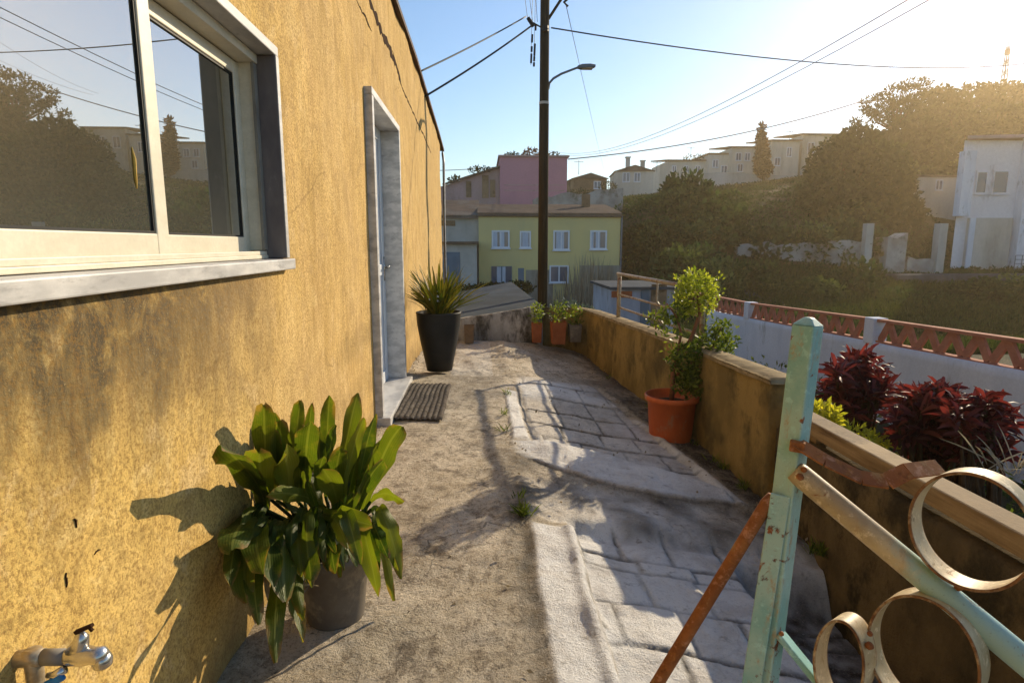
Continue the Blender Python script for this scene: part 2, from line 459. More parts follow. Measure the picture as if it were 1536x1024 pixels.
M['teal'] = paint_rust('teal_paint', (.22, .43, .40), (.36, .53, .47), .605, .66, scale=19)
M['cream'] = paint_rust('cream_paint', (.66, .57, .37), (.54, .45, .27), .60, .70, scale=16)
M['creamring'] = paint_rust('cream_ring', (.62, .50, .30), (.48, .37, .20), .57, .70, ((.24, .11, .04), (.13, .055, .02)), 20, edge=True)
M['railmix'] = paint_rust('worn_rail', (.52, .42, .25), (.36, .27, .15), .60, .68, scale=20, second=((.31, .46, .42), RAILX))
M['rust'] = paint_rust('rusty_rod', (.33, .125, .04), (.22, .08, .028), .50, .7, ((.13, .05, .022), (.40, .17, .05)), 30, .75, .2)
M['white'] = rough_mat('whitewash', (.70, .73, .79), (.58, .62, .69), 1.5, .9, .4, 30, .008, (.34, .35, .35), 2.6, .54, .70, (1, 1, .35))
M['lattice'] = rough_mat('lattice_clay', (.46, .20, .13), (.36, .15, .10), 8, .85, .3, 50, .003)
M['steelrail'] = paint_rust('railing_paint', (.34, .27, .17), (.25, .19, .12), .5, .65, scale=20)
M['pole'] = rough_mat('tarred_pole', (.055, .043, .028), (.035, .027, .018), 3, .85, .4, 40, .006, (.09, .07, .045), 5, .55, .7, (3, 3, .3))
M['wire'] = rough_mat('cable', (.02, .02, .022), (.03, .03, .03), 3, .6, 0)
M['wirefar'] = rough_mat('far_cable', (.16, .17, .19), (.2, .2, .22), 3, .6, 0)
M['lamp'] = rough_mat('lamp_grey', (.16, .18, .21), (.12, .14, .16), 5, .5, 0)
M['yellow'] = rough_mat('yellow_render', (.68, .56, .25), (.60, .51, .25), .5, .9, .2, 20, .01, (.40, .42, .27), .55, .55, .8, (1, 1, .5))
M['oldwall'] = rough_mat('bare_render', (.36, .33, .27), (.25, .22, .17), .9, .95, .5, 12, .03, (.13, .10, .07), 1.3, .5, .68, (1.6, 1, .35))
M['rooftile'] = rough_mat('old_roof_tile', (.17, .12, .085), (.11, .08, .06), 1.2, .9, .5, 6, .05, (.2, .17, .14), .6, .5, .7)
M['mauve'] = rough_mat('mauve_render', (.50, .26, .31), (.44, .23, .28), .35, .9, .2, 10, .02, (.32, .19, .2), .5, .6, .8)
M['mauvepale'] = rough_mat('faded_mauve', (.47, .32, .32), (.36, .26, .24), .5, .9, .4, 6, .03, (.2, .14, .10), .7, .5, .7, (1, 1, .4))
M['brownwall'] = rough_mat('brown_rubble', (.30, .21, .13), (.19, .13, .08), .8, .95, .7, 5, .08, (.10, .07, .04), 1.1, .52, .66)
M['greywall'] = rough_mat('pale_grey_wall', (.50, .48, .44), (.38, .36, .32), .6, .9, .3, 6, .03, (.27, .24, .2), .6, .55, .75, (1, 1, .4))
M['farwhite'] = rough_mat('far_white_wall', (.62, .58, .50), (.50, .46, .38), .4, .9, .2, 4, .03, (.33, .29, .22), .45, .54, .74, (1.5, 1.5, .3))
M['lilac'] = rough_mat('lilac_wall', (.74, .72, .74), (.66, .64, .67), .4, .9, .2, 5, .02, (.38, .34, .33), .7, .58, .78, (1, 1, .5))
M['retain'] = rough_mat('retaining_stone', (.44, .42, .40), (.26, .24, .22), .8, .95, .7, 5, .08, (.12, .11, .08), .9, .50, .66)
M['bluewhite'] = rough_mat('faded_blue_white', (.42, .46, .54), (.30, .33, .40), 1.5, .9, .3, 30, .006, (.20, .20, .20), 2.4, .52, .70, (1, 1, .4))
M['slab'] = rough_mat('blue_grey_slab', (.075, .09, .105), (.05, .06, .07), 1.6, .9, .5, 30, .01, (.13, .12, .10), 2, .55, .75)
M['stainwall'] = rough_mat('stained_whitewash', (.58, .55, .50), (.34, .31, .26), 2.6, .95, .7, 30, .014, (.06, .052, .04), 3.4, .44, .60, (1, 1, .4))
M['winframe'] = rough_mat('white_frame', (.74, .76, .80), (.68, .7, .74), 2, .5, 0)
M['curtain'] = rough_mat('curtain', (.55, .60, .68), (.42, .47, .56), 8, .9, 0, stretch=(4, 1, .3))
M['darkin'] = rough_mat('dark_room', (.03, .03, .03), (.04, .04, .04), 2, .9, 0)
M['bluedoor'] = rough_mat('blue_grey_door', (.14, .20, .26), (.11, .16, .21), 2, .6, 0)
M['bark'] = rough_mat('bark', (.10, .065, .04), (.06, .04, .025), 9, .95, .8, 30, .01)
M['barkred'] = rough_mat('reddish_stem', (.24, .10, .05), (.16, .07, .035), 30, .8, .4, 120, .003)
M['leaf_big'] = None
M['l_agave'] = leaf_mat('spiky_leaf', (.05, .075, .012), (.22, .17, .03), .45, .45)
M['l_top'] = leaf_mat('topiary_leaf', (.10, .15, .018), (.40, .42, .07), .55, .4)
M['l_low'] = leaf_mat('shrub_leaf', (.035, .065, .014), (.20, .24, .04), .48, .45)
M['l_red'] = leaf_mat('red_leaf', (.048, .013, .017), (.19, .052, .05), .36, .5, (1.5, .7, .5))
M['l_yel'] = leaf_mat('yellow_leaf', (.30, .30, .03), (.60, .54, .07), .5, .5)
M['l_hill'] = leaf_mat('hill_leaf', (.011, .030, .013), (.070, .115, .036), .22, .75, (1.3, 1.4, .6), .03, True)
M['l_hill2'] = leaf_mat('pale_hill_leaf', (.03, .055, .02), (.14, .17, .055), .25, .75, (1.3, 1.4, .6), .03, True)
M['l_dark'] = leaf_mat('tree_leaf', (.010, .022, .009), (.050, .068, .022), .2, .75, (1.4, 1.4, .5), .03, True)
M['l_cyp'] = leaf_mat('rusty_leaf', (.07, .035, .02), (.15, .075, .035), .3, .7, (1.4, 1.2, .6), .04)
M['l_dry'] = leaf_mat('dry_stalk', (.20, .17, .12), (.36, .32, .25), .3, .7, (1.2, 1.1, .8))
M['l_grass'] = leaf_mat('rough_grass', (.020, .036, .010), (.06, .08, .02), .25, .7, (1.6, 1.5, .5), .04)
M['l_pale'] = leaf_mat('pale_leaf', (.035, .055, .04), (.12, .16, .14), .3, .6, (1.1, 1.2, 1.1))


def big_leaf():
    t = NT('broad_leaf'); a = t.attr('rnd'); u = t.attr('along'); v = t.attr('across'); co = t.co()
    n = t.noise(co, 30, 6, .65)
    col = t.mix(a, (.024, .056, .008), (.155, .175, .018))
    col = t.mix(t.fr(n, .48, .70, 0, .55), col, (.15, .15, .02))
    col = t.mix(t.fr(v, .16, .02, 0, .55), col, (.20, .22, .06))
    vein = t.math('MULTIPLY', t.math('ADD', t.math('SINE', t.math('MULTIPLY', v, 34.)), 1.), .5)
    col = t.mix(t.math('MULTIPLY', vein, .18), col, (.16, .19, .05))
    brown = t.fr(t.math('ADD', t.math('ADD', t.math('MULTIPLY', u, .55), t.math('MULTIPLY', v, .25)), t.math('MULTIPLY', t.noise(co, 16, 6, .7), .75)), 1.0, 1.16, 0, .9)
    col = t.mix(brown, col, t.mix(t.noise(co, 60, 3), (.30, .19, .07), (.12, .07, .03)))
    col = t.mix(t.fr(t.noise(co, 75, 4, .6), .66, .74, 0, .6), col, (.16, .11, .04))
    d = t.n('ShaderNodeBsdfPrincipled', Roughness=.42); t.set(d.inputs['Base Color'], col); d.inputs['Specular IOR Level'].default_value = .32
    t.set(d.inputs['Normal'], t.bump(t.math('ADD', t.noise(co, 90, 3, .6), t.math('MULTIPLY', vein, .5)), .35, .003))
    tr = t.n('ShaderNodeBsdfTranslucent'); t.set(tr.inputs[0], t.mix(1., col, (1.7, 1.75, .5), 'MULTIPLY'))
    m = t.n('ShaderNodeMixShader', Fac=.45); t.set(m.inputs[1], d.outputs[0]); t.set(m.inputs[2], tr.outputs[0])
    t.set(t.out.inputs[0], m.outputs[0]); return t.m


M['leaf_big'] = big_leaf()


def ground_mat():
    t = NT('hill_ground'); co = t.co()
    n = t.noise(co, .35, 8, .65); g = t.noise(co, 4, 6, .7)
    col = t.mix(t.fr(n, .38, .62), (.040, .048, .020), (.085, .070, .038))
    col = t.mix(t.fr(g, .5, .7, 0, .6), col, (.025, .03, .012))
    return t.done(col, .95, t.bump(g, .8, .15), .1)


M['ground'] = ground_mat()
# ------------------------------------------------------------------ ochre house
WX = -.72
YE = 11.8
RL = [(-4, 3.17), (7.0, 3.19), (7.8, 3.15), (10.6, 3.02), (11.8, 2.93)]
WIN = (.64, 2.245, 1.11, 1.872)      # y0 y1 z0 z1 of the hole in the render
DOOR = (3.955, 5.25, -.2, 2.17)


def roofz(y):
    return float(np.interp(y, [a for a, b in RL], [b for a, b in RL]))


house = thing('house', 'ochre stucco house wall with cracked render, aluminium window and grey stone door surround', 'house', (WX, 4, 0))


def wall_d(y, zz):
    d = float(fbm(y, zz, 1.6, 5, 3)) * .022 + float(vnoise(y, zz, 7, 9)) * .006
    for (a, b, c, e) in (WIN, DOOR):
        d *= min(1, max(0, max(a - y, y - b, c - zz, zz - e) / .12))
    return d - (max(0, y - 11) ** 2 * .12)


def house_wall():
    ys = sorted(set(np.round(np.concatenate([np.arange(-4, .6, .25), np.arange(.6, 6, .07), np.arange(6, YE + .01, .12), [WIN[0], WIN[1], DOOR[0], DOOR[1], YE]]), 4)))
    zs = sorted(set(np.round(np.concatenate([np.arange(-1.2, 0, .2), np.arange(0, 2.9, .07), [WIN[2], WIN[3], DOOR[2], DOOR[3]]]), 4))) + [None, None, None]
    ny, nz = len(ys), len(zs)
    V = []
    for y in ys:
        zr = roofz(y)
        top = [2.86 + (zr - 2.86) * k for k in (.33, .66, 1)]
        for j, z in enumerate(zs):
            zz = z if z is not None else top[j - (nz - 3)]
            d = wall_d(y, zz)
            V.append((WX + d, y, zz))
    F = []
    for i in range(ny - 1):
        for j in range(nz - 1):
            if zs[j] is not None and zs[j + 1] is not None:
                yc, zc = (ys[i] + ys[i + 1]) / 2, (zs[j] + zs[j + 1]) / 2
                if any(a < yc < b and c < zc < e for (a, b, c, e) in (WIN, DOOR)): continue
            F.append((i * nz + j, (i + 1) * nz + j, (i + 1) * nz + j + 1, i * nz + j + 1))
    m = MB(); m.add(V, F)
    # the rest of the shell and the reveals of the two openings
    ye = YE - .003; xb = WX - .08
    m.add([(xb, ye, -1.2), (-6, ye, -1.2), (-6, ye, 2.9), (xb, ye, 2.9)], [(0, 1, 2, 3)])
    m.add([(WX, -4, -1.2), (-6, -4, -1.2), (-6, -4, 3.1), (WX, -4, 3.1)], [(0, 1, 2, 3)])
    m.add([(-6, -4, -1.2), (-6, YE, -1.2), (-6, YE, 3.1), (-6, -4, 3.1)], [(0, 1, 2, 3)])
    for (a, b, c, e) in (WIN, DOOR):
        x1 = WX - .22
        m.add([(WX, a, c), (WX, b, c), (WX, b, e), (WX, a, e), (x1, a, c), (x1, b, c), (x1, b, e), (x1, a, e)],
              [(0, 1, 5, 4), (1, 2, 6, 5), (2, 3, 7, 6), (3, 0, 4, 7)])
    return m.build('wall', M['wall'], house, smooth=True)


house_wall()
m = MB()
for (a, za), (b, zb) in zip(RL[:-1], RL[1:]):
    m.prism([(-6.05, a, za + .9), (WX + .035, a, za), (WX + .035, a, za + .045), (-6.05, a, za + .95)], (0, b - a, 0))
    k = len(m.v) - 4
    for i in range(k, k + 4):
        m.v[i] = (m.v[i][0], m.v[i][1], m.v[i][2] + zb - za)
m.build('roof', M['roofedge'], house)

# cracks and chips in the render
def crack(pts, wd, name='crack'):
    P = [at_x(x, y, WX + .010) for x, y in pts]
    Q = []
    for a, b in zip(P[:-1], P[1:]):
        n = max(3, int((b - a).length / .05))
        for k in range(n):
            q = a.lerp(b, k / n); j = rng.normal(size=2) * min(.008, wd * .8)
            Q.append(q + Vector((0, j[0], j[1])))
    Q.append(P[-1])
    vs = []
    for i, q in enumerate(Q):
        t = (Q[min(i + 1, len(Q) - 1)] - Q[max(i - 1, 0)]).normalized(); s = Vector((0, -t.z, t.y)); ww = wd * (.35 + 1.1 * rng.random()) * min(1, .2 + .3 * i, .2 + .3 * (len(Q) - 1 - i))
        q.x = WX + wall_d(q.y, q.z) + .0025; vs += [q - s * ww, q + s * ww, q - s * ww - Vector((.008, 0, 0)), q + s * ww - Vector((.008, 0, 0))]
    fs = []
    for i in range(len(Q) - 1):
        a = i * 4; fs += [(a, a + 1, a + 5, a + 4), (a, a + 4, a + 6, a + 2), (a + 1, a + 3, a + 7, a + 5)]
    MB().add(vs, fs).build(name, M['crack'], house)


crack([(553, -5), (563, 16), (571, 43), (584, 66), (598, 98), (604, 128)], .032)
crack([(604, 128), (614, 152), (633, 195), (647, 230)], .009)
crack([(592, 76), (597, 95), (603, 122)], .014)
crack([(538, 0), (548, 22), (559, 47)], .007)
for p, q, wd in (((125, 778), (128, 791), .0025), ((112, 862), (115, 880), .0028), ((156, 829), (165, 823), .0028)):
    crack([p, ((p[0] + q[0]) / 2 + 1, (p[1] + q[1]) / 2), q], wd, 'chip')
m = MB()
m.tube([(WX + .005, YE - .05, 2.9), (WX + .03, YE - .12, 2.7), (WX + .02, YE - .1, 1.6), (WX + .03, YE - .1, -1.1)], .022, 8)
m.build('downpipe', M['marble'], house, True)
m = MB()
m.tube([(WX - .01, YE + .01, 3.0), (WX + .03, YE - .35, 2.8), (WX + .025, YE - .3, 2.2), (WX + .03, YE - .32, 1.2), (WX + .03, YE - .3, -.6)], .013, 6)
m.build('cable', M['wire'], house, True)

# window
wy0, wy1, wz0, wz1 = WIN
xs = WX + .024
m = MB()
m.box(-.80, xs, wy0 + .002, wy1 - .002, wz1 - .034, wz1 - .002)
sur = m.build('window_surround', M['marble'], house, bevel=.003)
for a, b in ((wy1 - .036, wy1 - .004), (wy0 + .004, wy0 + .036)): MB().box(-.80, xs, a, b, 1.152, wz1 - .036).build('jamb', M['slate'], sur, bevel=.003)
m = MB(); m.box(xs - .001, xs + .002, wy1 - .036, wy1 - .008, 1.154, wz1 - .036)
m.build('jamb_lit_edge', M['marble'], sur)  # pale strip that paints the jamb's lit front edge
m = MB(); m.box(-.88, WX + .034, wy0 - .03, wy1 + .03, 1.112, 1.15)
m.build('window_sill', M['marble'], house, bevel=.004)
iy0, iy1, iz0, iz1 = wy0 + .038, wy1 - .038, 1.152, wz1 - .036
m = MB()
m.box(-.885, -.786, iy0, iy1, iz1 - .03, iz1); m.box(-.885, -.79, iy0, iy1, iz0, iz0 + .012)
m.box(-.80, -.793, iy0, iy1, iz0 + .012, iz0 + .026); m.box(-.84, -.834, iy0, iy1, iz0 + .012, iz0 + .024); m.box(-.885, -.874, iy0, iy1, iz0 + .012, iz0 + .028)
m.box(-.885, -.80, iy0, iy0 + .028, iz0 + .028, iz1 - .03); m.box(-.885, -.80, iy1 - .022, iy1, iz0 + .028, iz1 - .03)
wf = m.build('window_frame', M['alu'], house, bevel=.002)
m = MB(); m.box(-.80, -.790, iy1 - .03, iy1 - .001, iz0 + .03, iz1 - .032); m.build('side_track', M['aludark'], wf)


def sash(y0, y1, x0, x1):
    z0, z1 = iz0 + .022, iz1 - .034; s = .054
    m = MB(); m.box(x0, x1, y0, y0 + s, z0, z1); m.box(x0, x1, y1 - s, y1, z0, z1)
    m.box(x0, x1, y0 + s, y1 - s, z0, z0 + .052); m.box(x0, x1, y0 + s, y1 - s, z1 - .042, z1)
    o = m.build('sash', M['alu'], house, bevel=.003)
    xm = (x0 + x1) / 2
    m = MB(); m.box(xm - .003, xm + .003, y0 + s - .004, y1 - s + .004, z0 + .048, z1 - .038); m.build('pane', M['glass'], o)
    m = MB()
    g = .006
    for a, b, c, d in ((y0 + s, y0 + s + g, z0 + .052, z1 - .042), (y1 - s - g, y1 - s, z0 + .052, z1 - .042), (y0 + s + g, y1 - s - g, z0 + .052, z0 + .052 + g), (y0 + s + g, y1 - s - g, z1 - .042 - g, z1 - .042)):
        m.box(xm + .0031, xm + .008, a, b, c, d)
    m.build('seal', M['black'], o)
    return o


s1 = sash(iy0 + .02, 1.553, -.828, -.803)
s2 = sash(1.497, iy1 - .012, -.868, -.843)
m = MB(); pt = at_x(181, 252, -.8115)
m.tube([pt + Vector((0, -.002, .045)), pt + Vector((0, .002, .02)), pt + Vector((0, 0, -.02)), pt + Vector((0, .003, -.045))], [.001, .0045, .004, .001], 6)
m.build('reflection_streak', M['reflection'], s1)  # thin coloured strip standing in for an orange reflection on the glass
for o in [wf, s1, s2]:
    for q in [o] + list(o.children_recursive): q.data.transform(Matrix.Translation((.030, 0, 0)))
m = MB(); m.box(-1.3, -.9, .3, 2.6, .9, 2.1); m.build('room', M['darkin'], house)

# door
dy0, dy1, dz1 = DOOR[0], DOOR[1], DOOR[3]
xd = WX + .05
m = MB()
m.box(-.84, xd, dy0 + .002, dy0 + .06, .05, dz1 - .05); m.box(-.84, xd, dy1 - .06, dy1 - .002, .05, dz1 - .05); m.box(-.84, xd, dy0 + .002, dy1 - .002, dz1 - .049, dz1 + .0)
m.build('door_surround', M['marble'], house, bevel=.004)
m = MB(); m.box(-.86, xd + .05, dy0 - .01, dy1 + .01, -.05, .048); m.build('threshold', M['marble'], house, bevel=.006)
m = MB(); a, b = dy0 + .061, dy1 - .061; k = .09; xx = -.835
m.box(xx - .03, xx, a, b, .05, dz1 - .05)
for (p, q, r_, s_) in ((a, a + k, .05, dz1 - .05), (b - k, b, .05, dz1 - .05), ((a + b) / 2 - k / 2, (a + b) / 2 + k / 2, .05, dz1 - .05)):
    m.box(xx + .001, xx + .014, p, q, r_, s_)
for z in (.052, .95, 2.03): m.box(xx + .0005, xx + .012, a + k, (a + b) / 2 - k / 2, z, z + .09); m.box(xx + .0005, xx + .012, (a + b) / 2 + k / 2, b - k, z, z + .09)
dl = m.build('door', M['doorwhite'], house, bevel=.003)
m = MB(); c = Vector((xx + .014, b - .05, 1.0))
m.box(c.x, c.x + .006, c.y - .02, c.y + .02, .9, 1.1); m.tube([c, c + Vector((.05, 0, .02)), c + Vector((.052, -.10, .02))], .009, 8)
m.build('handle', M['chrome'], dl, True)

# ------------------------------------------------------------------ terrace path
def wallx(y): return 1.60 - (np.asarray(y) - 3.14) * .061


def path_mesh():
    nx, ny = 200, 820
    y1d = np.concatenate([np.linspace(-4, 1.2, 60), np.linspace(1.2, 7.75, ny)[1:]])
    U = np.linspace(0, 1, nx)
    Y, UU = np.meshgrid(y1d, U, indexing='ij')
    X = WX - .03 + UU * (wallx(Y) + .05 - (WX - .03))
    n1 = fbm(X, Y, 1.3, 21, 4); n2 = fbm(X, Y, 7, 31, 3); n3 = fbm(X, Y, 26, 41, 2)
    wob = fbm(X, Y, 3.0, 51, 3)
    xe = X + wob * .022; ye = Y + wob * .04
    r = np.maximum(0, X - .2)
    Z = -.165 * r - .012 * sst(.12, .3, xe)
    near = 1 - sst(2.55, 2.70, ye)
    # near slabs, sunk beside the kerb
    inst = near * sst(.385, .43, xe + n3 * .02)
    Z -= .075 * inst
    kerb = near * sst(.195, .215, xe) * (1 - sst(.385, .405, xe + n3 * .012)) * (1 - sst(2.44, 2.50, ye))
    Z += kerb * (.010 + .022 * np.exp(-((xe - .372) / .026) ** 2) + .006 * n2)
    trough = near * np.exp(-((xe - .165) / .03) ** 2)
    Z -= .008 * trough
    # apron dip
    apr = sst(2.5, 2.62, ye) * (1 - sst(2.95, 3.05, ye)) * sst(.2, .35, xe)
    Z -= .025 * apr
    # cast band crossing the ramp
    yl = np.interp(X, [.15, .25, .6, .93, 1.42], [3.42, 3.30, 3.10, 3.0, 3.06]) + n2 * .02
    yu = np.interp(X, [.15, .25, .6, 1.02, 1.42], [3.62, 3.60, 3.52, 3.33, 3.12]) + n2 * .02
    band = sst(-.006, .006, Y - yl + n3 * .012) * (1 - sst(-.01, .015, Y - yu + n3 * .01)) * sst(.16, .24, X + n3 * .03) * (1 - sst(1.36, 1.40, X + (Y - 3.1) * .1))
    Z += band * (.016 + .040 * np.clip((Y - yl) / np.maximum(yu - yl, .02), 0, 1)) * sst(.12, .42, X)
    # far slabs
    far = sst(0, .05, Y - yu) * (1 - sst(5.3, 5.7, ye)) * sst(.30, .36, xe) * (1 - sst(1.18, 1.24, xe + (Y - 4.38) * .148))
    joint = np.zeros_like(X); tilt = np.zeros_like(X)
    jw = .0085
    def grid(mask, ys, xsj, sd):
        nonlocal joint, tilt
        yj = ye + .10 * (xe - .6) + n2 * .010
        row = np.searchsorted(ys, yj)
        xo = np.random.default_rng(sd).normal(size=60) * .06
        xj = xe + xo[row % 60] * .6 + n2 * .010
        cl = np.searchsorted(xsj, xj)
        dj = np.min(np.abs(yj[..., None] - np.array(ys)), -1)
        di = np.min(np.abs(xj[..., None] - np.array(xsj)), -1)
        fade = .55 + .9 * (fbm(X, Y, 4, sd + 9, 2) + .3)
        j = np.maximum(np.exp(-(dj / (jw * 1.35)) ** 2), np.exp(-(di / jw) ** 2)) * np.clip(fade, .25, 1.1)
        joint = np.maximum(joint, j * mask)
        h = np.random.default_rng(sd + 1).random((80, 40)) - .5
        g = np.random.default_rng(sd + 2).random((80, 40)) - .5
        tilt += mask * (h[row % 80, cl % 40] * .012 + g[row % 80, cl % 40] * .05 * (yj - np.array(list(ys) + [ys[-1]])[np.clip(row, 0, len(ys) - 1)]))
    grid(far, [3.55, 3.82, 4.10, 4.45, 4.85, 5.3], [.30, .56, .84, 1.08], 3)
    grid(inst, [.8, 1.1, 1.42, 1.80, 2.05, 2.32, 2.42], [.40, .64, .87, 1.12, 1.36], 8)
    Z += far * .022 * (np.searchsorted([3.55, 3.82, 4.10, 4.45, 4.85, 5.3], ye + .10 * (xe - .6) + n2 * .01) - 3) * sst(.32, .6, X) * .35
    # second kerb
    k2 = sst(3.6, 3.68, ye) * (1 - sst(4.85, 4.95, ye)) * sst(.18, .2, xe) * (1 - sst(.27, .30, xe))
    Z += .014 * k2
    t2 = sst(3.65, 3.7, ye) * (1 - sst(4.8, 5.2, ye)) * np.exp(-((xe - .325) / .022) ** 2)
    Z -= .012 * t2
    # edging strip and soil bed by the parapet
    xs_ = 1.23 + (4.38 - Y) * .148
    strip = np.exp(-((X - xs_) / .03) ** 4) * sst(3.02, 3.06, Y) * (1 - sst(4.5, 4.6, Y))
    Z += .022 * strip
    soil = sst(0, .05, X - xs_ - .03 + n2 * .03) * sst(2.55, 2.75, Y + n1 * .1) * (1 - sst(4.9, 6.2, Y))
    Z += soil * (.01 + .012 * n3)
    # ground beside the gate falls away
    dk = sst(1.10, 1.22, xe) * (1 - sst(2.40, 2.55, ye))
    Z -= .20 * dk
    soil = np.maximum(soil, dk * .9)
    # far strip drops a little
    Z -= .035 * sst(5.50, 5.62, ye + .15 * (xe + .3)) * (1 - sst(.15, .3, xe))
    wr = sst(5.4, 5.9, Y)
    Z += wr * .035 * fbm(X * 1.0 + Y * .6, Y * .45 - X * .8, 2.6, 71, 3)
    Z += (n1 * .022 + n2 * .010 + n3 * .0045) * (1 - .5 * kerb) + tilt + (np.exp(-((joint - .45) / .2) ** 2) * .004 * (n2 + .6)) - joint * .012
    Z += .012 * np.exp(-((X - WX) / .06) ** 2)
    cracks = np.exp(-((X - .118 - wob * .03) / .006) ** 2) * (1 - sst(3.2, 3.6, Y)) * .8 + np.exp(-((Y - 4.9 - wob * .3 + X * .5) / .010) ** 2) * (X < .2) * .5
    pale = np.clip(kerb * 1. + band * .95 + k2 * .95 + strip * .6 + inst * np.clip(.95 + n1 * .5, 0, 1) + apr * np.clip(.35 + n1 * 1.5, 0, .8) + far * np.clip(.80 + n1 * .8, 0, 1) + .35 * wr * (xe < .1) * (xe > -.3), 0, 1)
    grime = np.clip(apr * (.35 + n2) + .8 * np.exp(-((xe - .2) / .10) ** 2) * (1 - kerb) * (.4 + 1.6 * np.clip(n2 + .3, 0, 1)) * (1 - sst(3.2, 3.6, Y)) * (1 - k2)
                    + far * np.clip(n1 * 1.6 - .1, 0, .8) * sst(.6, 1.1, X) + wr * np.clip(.25 + n1, 0, .7) * sst(.3, 1., X) + trough * .35
                    + 1.0 * np.exp(-(np.abs(Y - yl + .02) / .02)) * (Y < yl) * (X > .25) * .7, 0, 1)
    soil = np.clip(soil * (.55 + .6 * (n3 + .5) + .4 * n2) + .85 * wr * np.exp(-((wallx(Y) - X) / .12) ** 2), 0, 1)
    joint = np.clip(joint + cracks * .7, 0, 1)
    nyy, nxx = X.shape
    V = np.stack([X, Y, Z], -1).reshape(-1, 3)
    idx = np.arange(nyy * nxx).reshape(nyy, nxx)
    Q = np.stack([idx[:-1, :-1], idx[:-1, 1:], idx[1:, 1:], idx[1:, :-1]], -1).reshape(-1, 4)
    o = npmesh('path', V, Q, M['path'], None, True, None, dict(pale=pale.ravel(), soil=soil.ravel(), joint=joint.ravel(), grime=grime.ravel()))
    return tag(o, kind='structure')


path_mesh()


# ------------------------------------------------------------------ masonry walls
def rough_wall(name, mat, line, th, zb, parent=None, amp=.02, step=.06, seed=1, out=(1, 0), smooth=True):
    """line: list of (x, y, ztop); thickness th towards `out`"""
    L = [Vector(p) for p in line]; S = []
    for a, b in zip(L[:-1], L[1:]):
        n = max(1, int((b.xy - a.xy).length / step)); S += [a.lerp(b, k / n) for k in range(n)]
    S.append(L[-1]); nn = Vector((out[0], out[1], 0)).normalized()
    prof = [(0, t) for t in np.linspace(0, 1, 14)] + [(.02 / th, 1.0), (.5, 1.0), (1 - .02 / th, 1.0)] + [(1, t) for t in np.linspace(1, 0, 6)]
    V = []
    acc = 0
    for i, p in enumerate(S):
        if i: acc += (p.xy - S[i - 1].xy).length
        for (u, t) in prof:
            z = zb + (p.z - zb) * t
            if u in (0, 1) and t == 1: z -= .018
            q = Vector((p.x, p.y, 0)) + nn * th * u
            d = float(fbm(acc, z, 1.8, seed, 3)) * amp + float(vnoise(acc, z, 11, seed + 7)) * amp * .4
            V.append((q.x + nn.x * d * (1 if u < .5 else -1), q.y + nn.y * d, z + (d * .5 if t == 1 else 0)))
    k = len(prof); F = [(i * k + j, i * k + j + 1, (i + 1) * k + j + 1, (i + 1) * k + j) for i in range(len(S) - 1) for j in range(k - 1)]
    F += [tuple(range(k - 1, -1, -1)), tuple((len(S) - 1) * k + j for j in range(k))]
    return MB().add(V, F).build(name, mat, parent, smooth=smooth)


pw = thing('garden_wall', 'low mossy ochre rendered wall behind the red pot, carrying the thin railing', 'wall', (1.6, 5, -1.2))
rough_wall('wall', M['mosswall'], [(1.60, 3.16, .455), (1.47, 5.3, .42), (1.33, 7.45, .365), (1.18, 7.84, .355), (.79, 7.90, .35)], .15, -1.2, pw, .026, .05, 3)
rough_wall('coping', M['walltop'], [(1.592, 3.145, .480), (1.462, 5.3, .446), (1.322, 7.45, .392), (1.176, 7.87, .382), (.80, 7.93, .376)], .165, .44 - .12, pw, .022, .04, 8)
for o in pw.children:
    if o.name.startswith('coping'):
        for v in o.data.vertices:
            zt = np.interp(v.co.y + 5, [3.14, 5.3, 7.45, 7.92], [.480, .446, .392, .382]) + 1.2
            if v.co.z < zt - .04: v.co.z = zt - .04

lw = thing('gate_side_wall', 'low dark wall under the brown timber coping, behind the gate rings', 'wall', (1.6, 1, -1.2))
rough_wall('wall', M['darkwall'], [(1.57, -3, .235), (1.585, 0, .235), (1.60, 3.07, .235)], .17, -1.2, lw, .014, .06, 13)
LWY = 3.2
m = MB(); m.bar((1.66, -3, .308), (1.66, 3.03, .308), .11, .075); m.build('timber_coping', M['timber'], lw, bevel=.008)
m = MB()
for y in (-1.6, .2, 1.3, 2.80): m.bar((1.67, y, .20), (1.67, y, .29), .07, .09, (0, 1, 0))
m.build('spacer', M['timber'], lw)
ew = thing('end_wall', 'stained whitewashed low wall closing the far end of the path', 'wall', (.5, 7.8, -1.2))
rough_wall('wall', M['stainwall'], [(-.72, 7.80, .22), (-.25, 7.80, .25), (.35, 7.80, .33), (.80, 7.80, .41)], .14, -1.2, ew, .03, .05, 23, (0, 1))

# railing on the parapet
rail = thing('railing', 'thin old metal railing standing on the far part of the mossy wall', 'railing', (1.45, 6, .4))
def rx(y): return float(wallx(y)) + .10
m = MB(); m.tube([(rx(6.55), 6.55, .885), (rx(5.4), 5.4, .88), (rx(4.3), 4.3, .875)], .018, 8); m.build('top_rail', M['steelrail'], rail, True)
for z in (.665, .525):
    m = MB(); m.tube([(rx(6.5), 6.5, z), (rx(4.32), 4.32, z + .01)], .012, 6); m.build('rail', M['steelrail'], rail, True)
for y, r_ in ((6.48, .022), (5.3, .008), (4.33, .02)):
    m = MB(); m.tube([(rx(y), y, .36), (rx(y), y, .885)], r_, 8); m.build('post', M['steelrail'], rail, True)

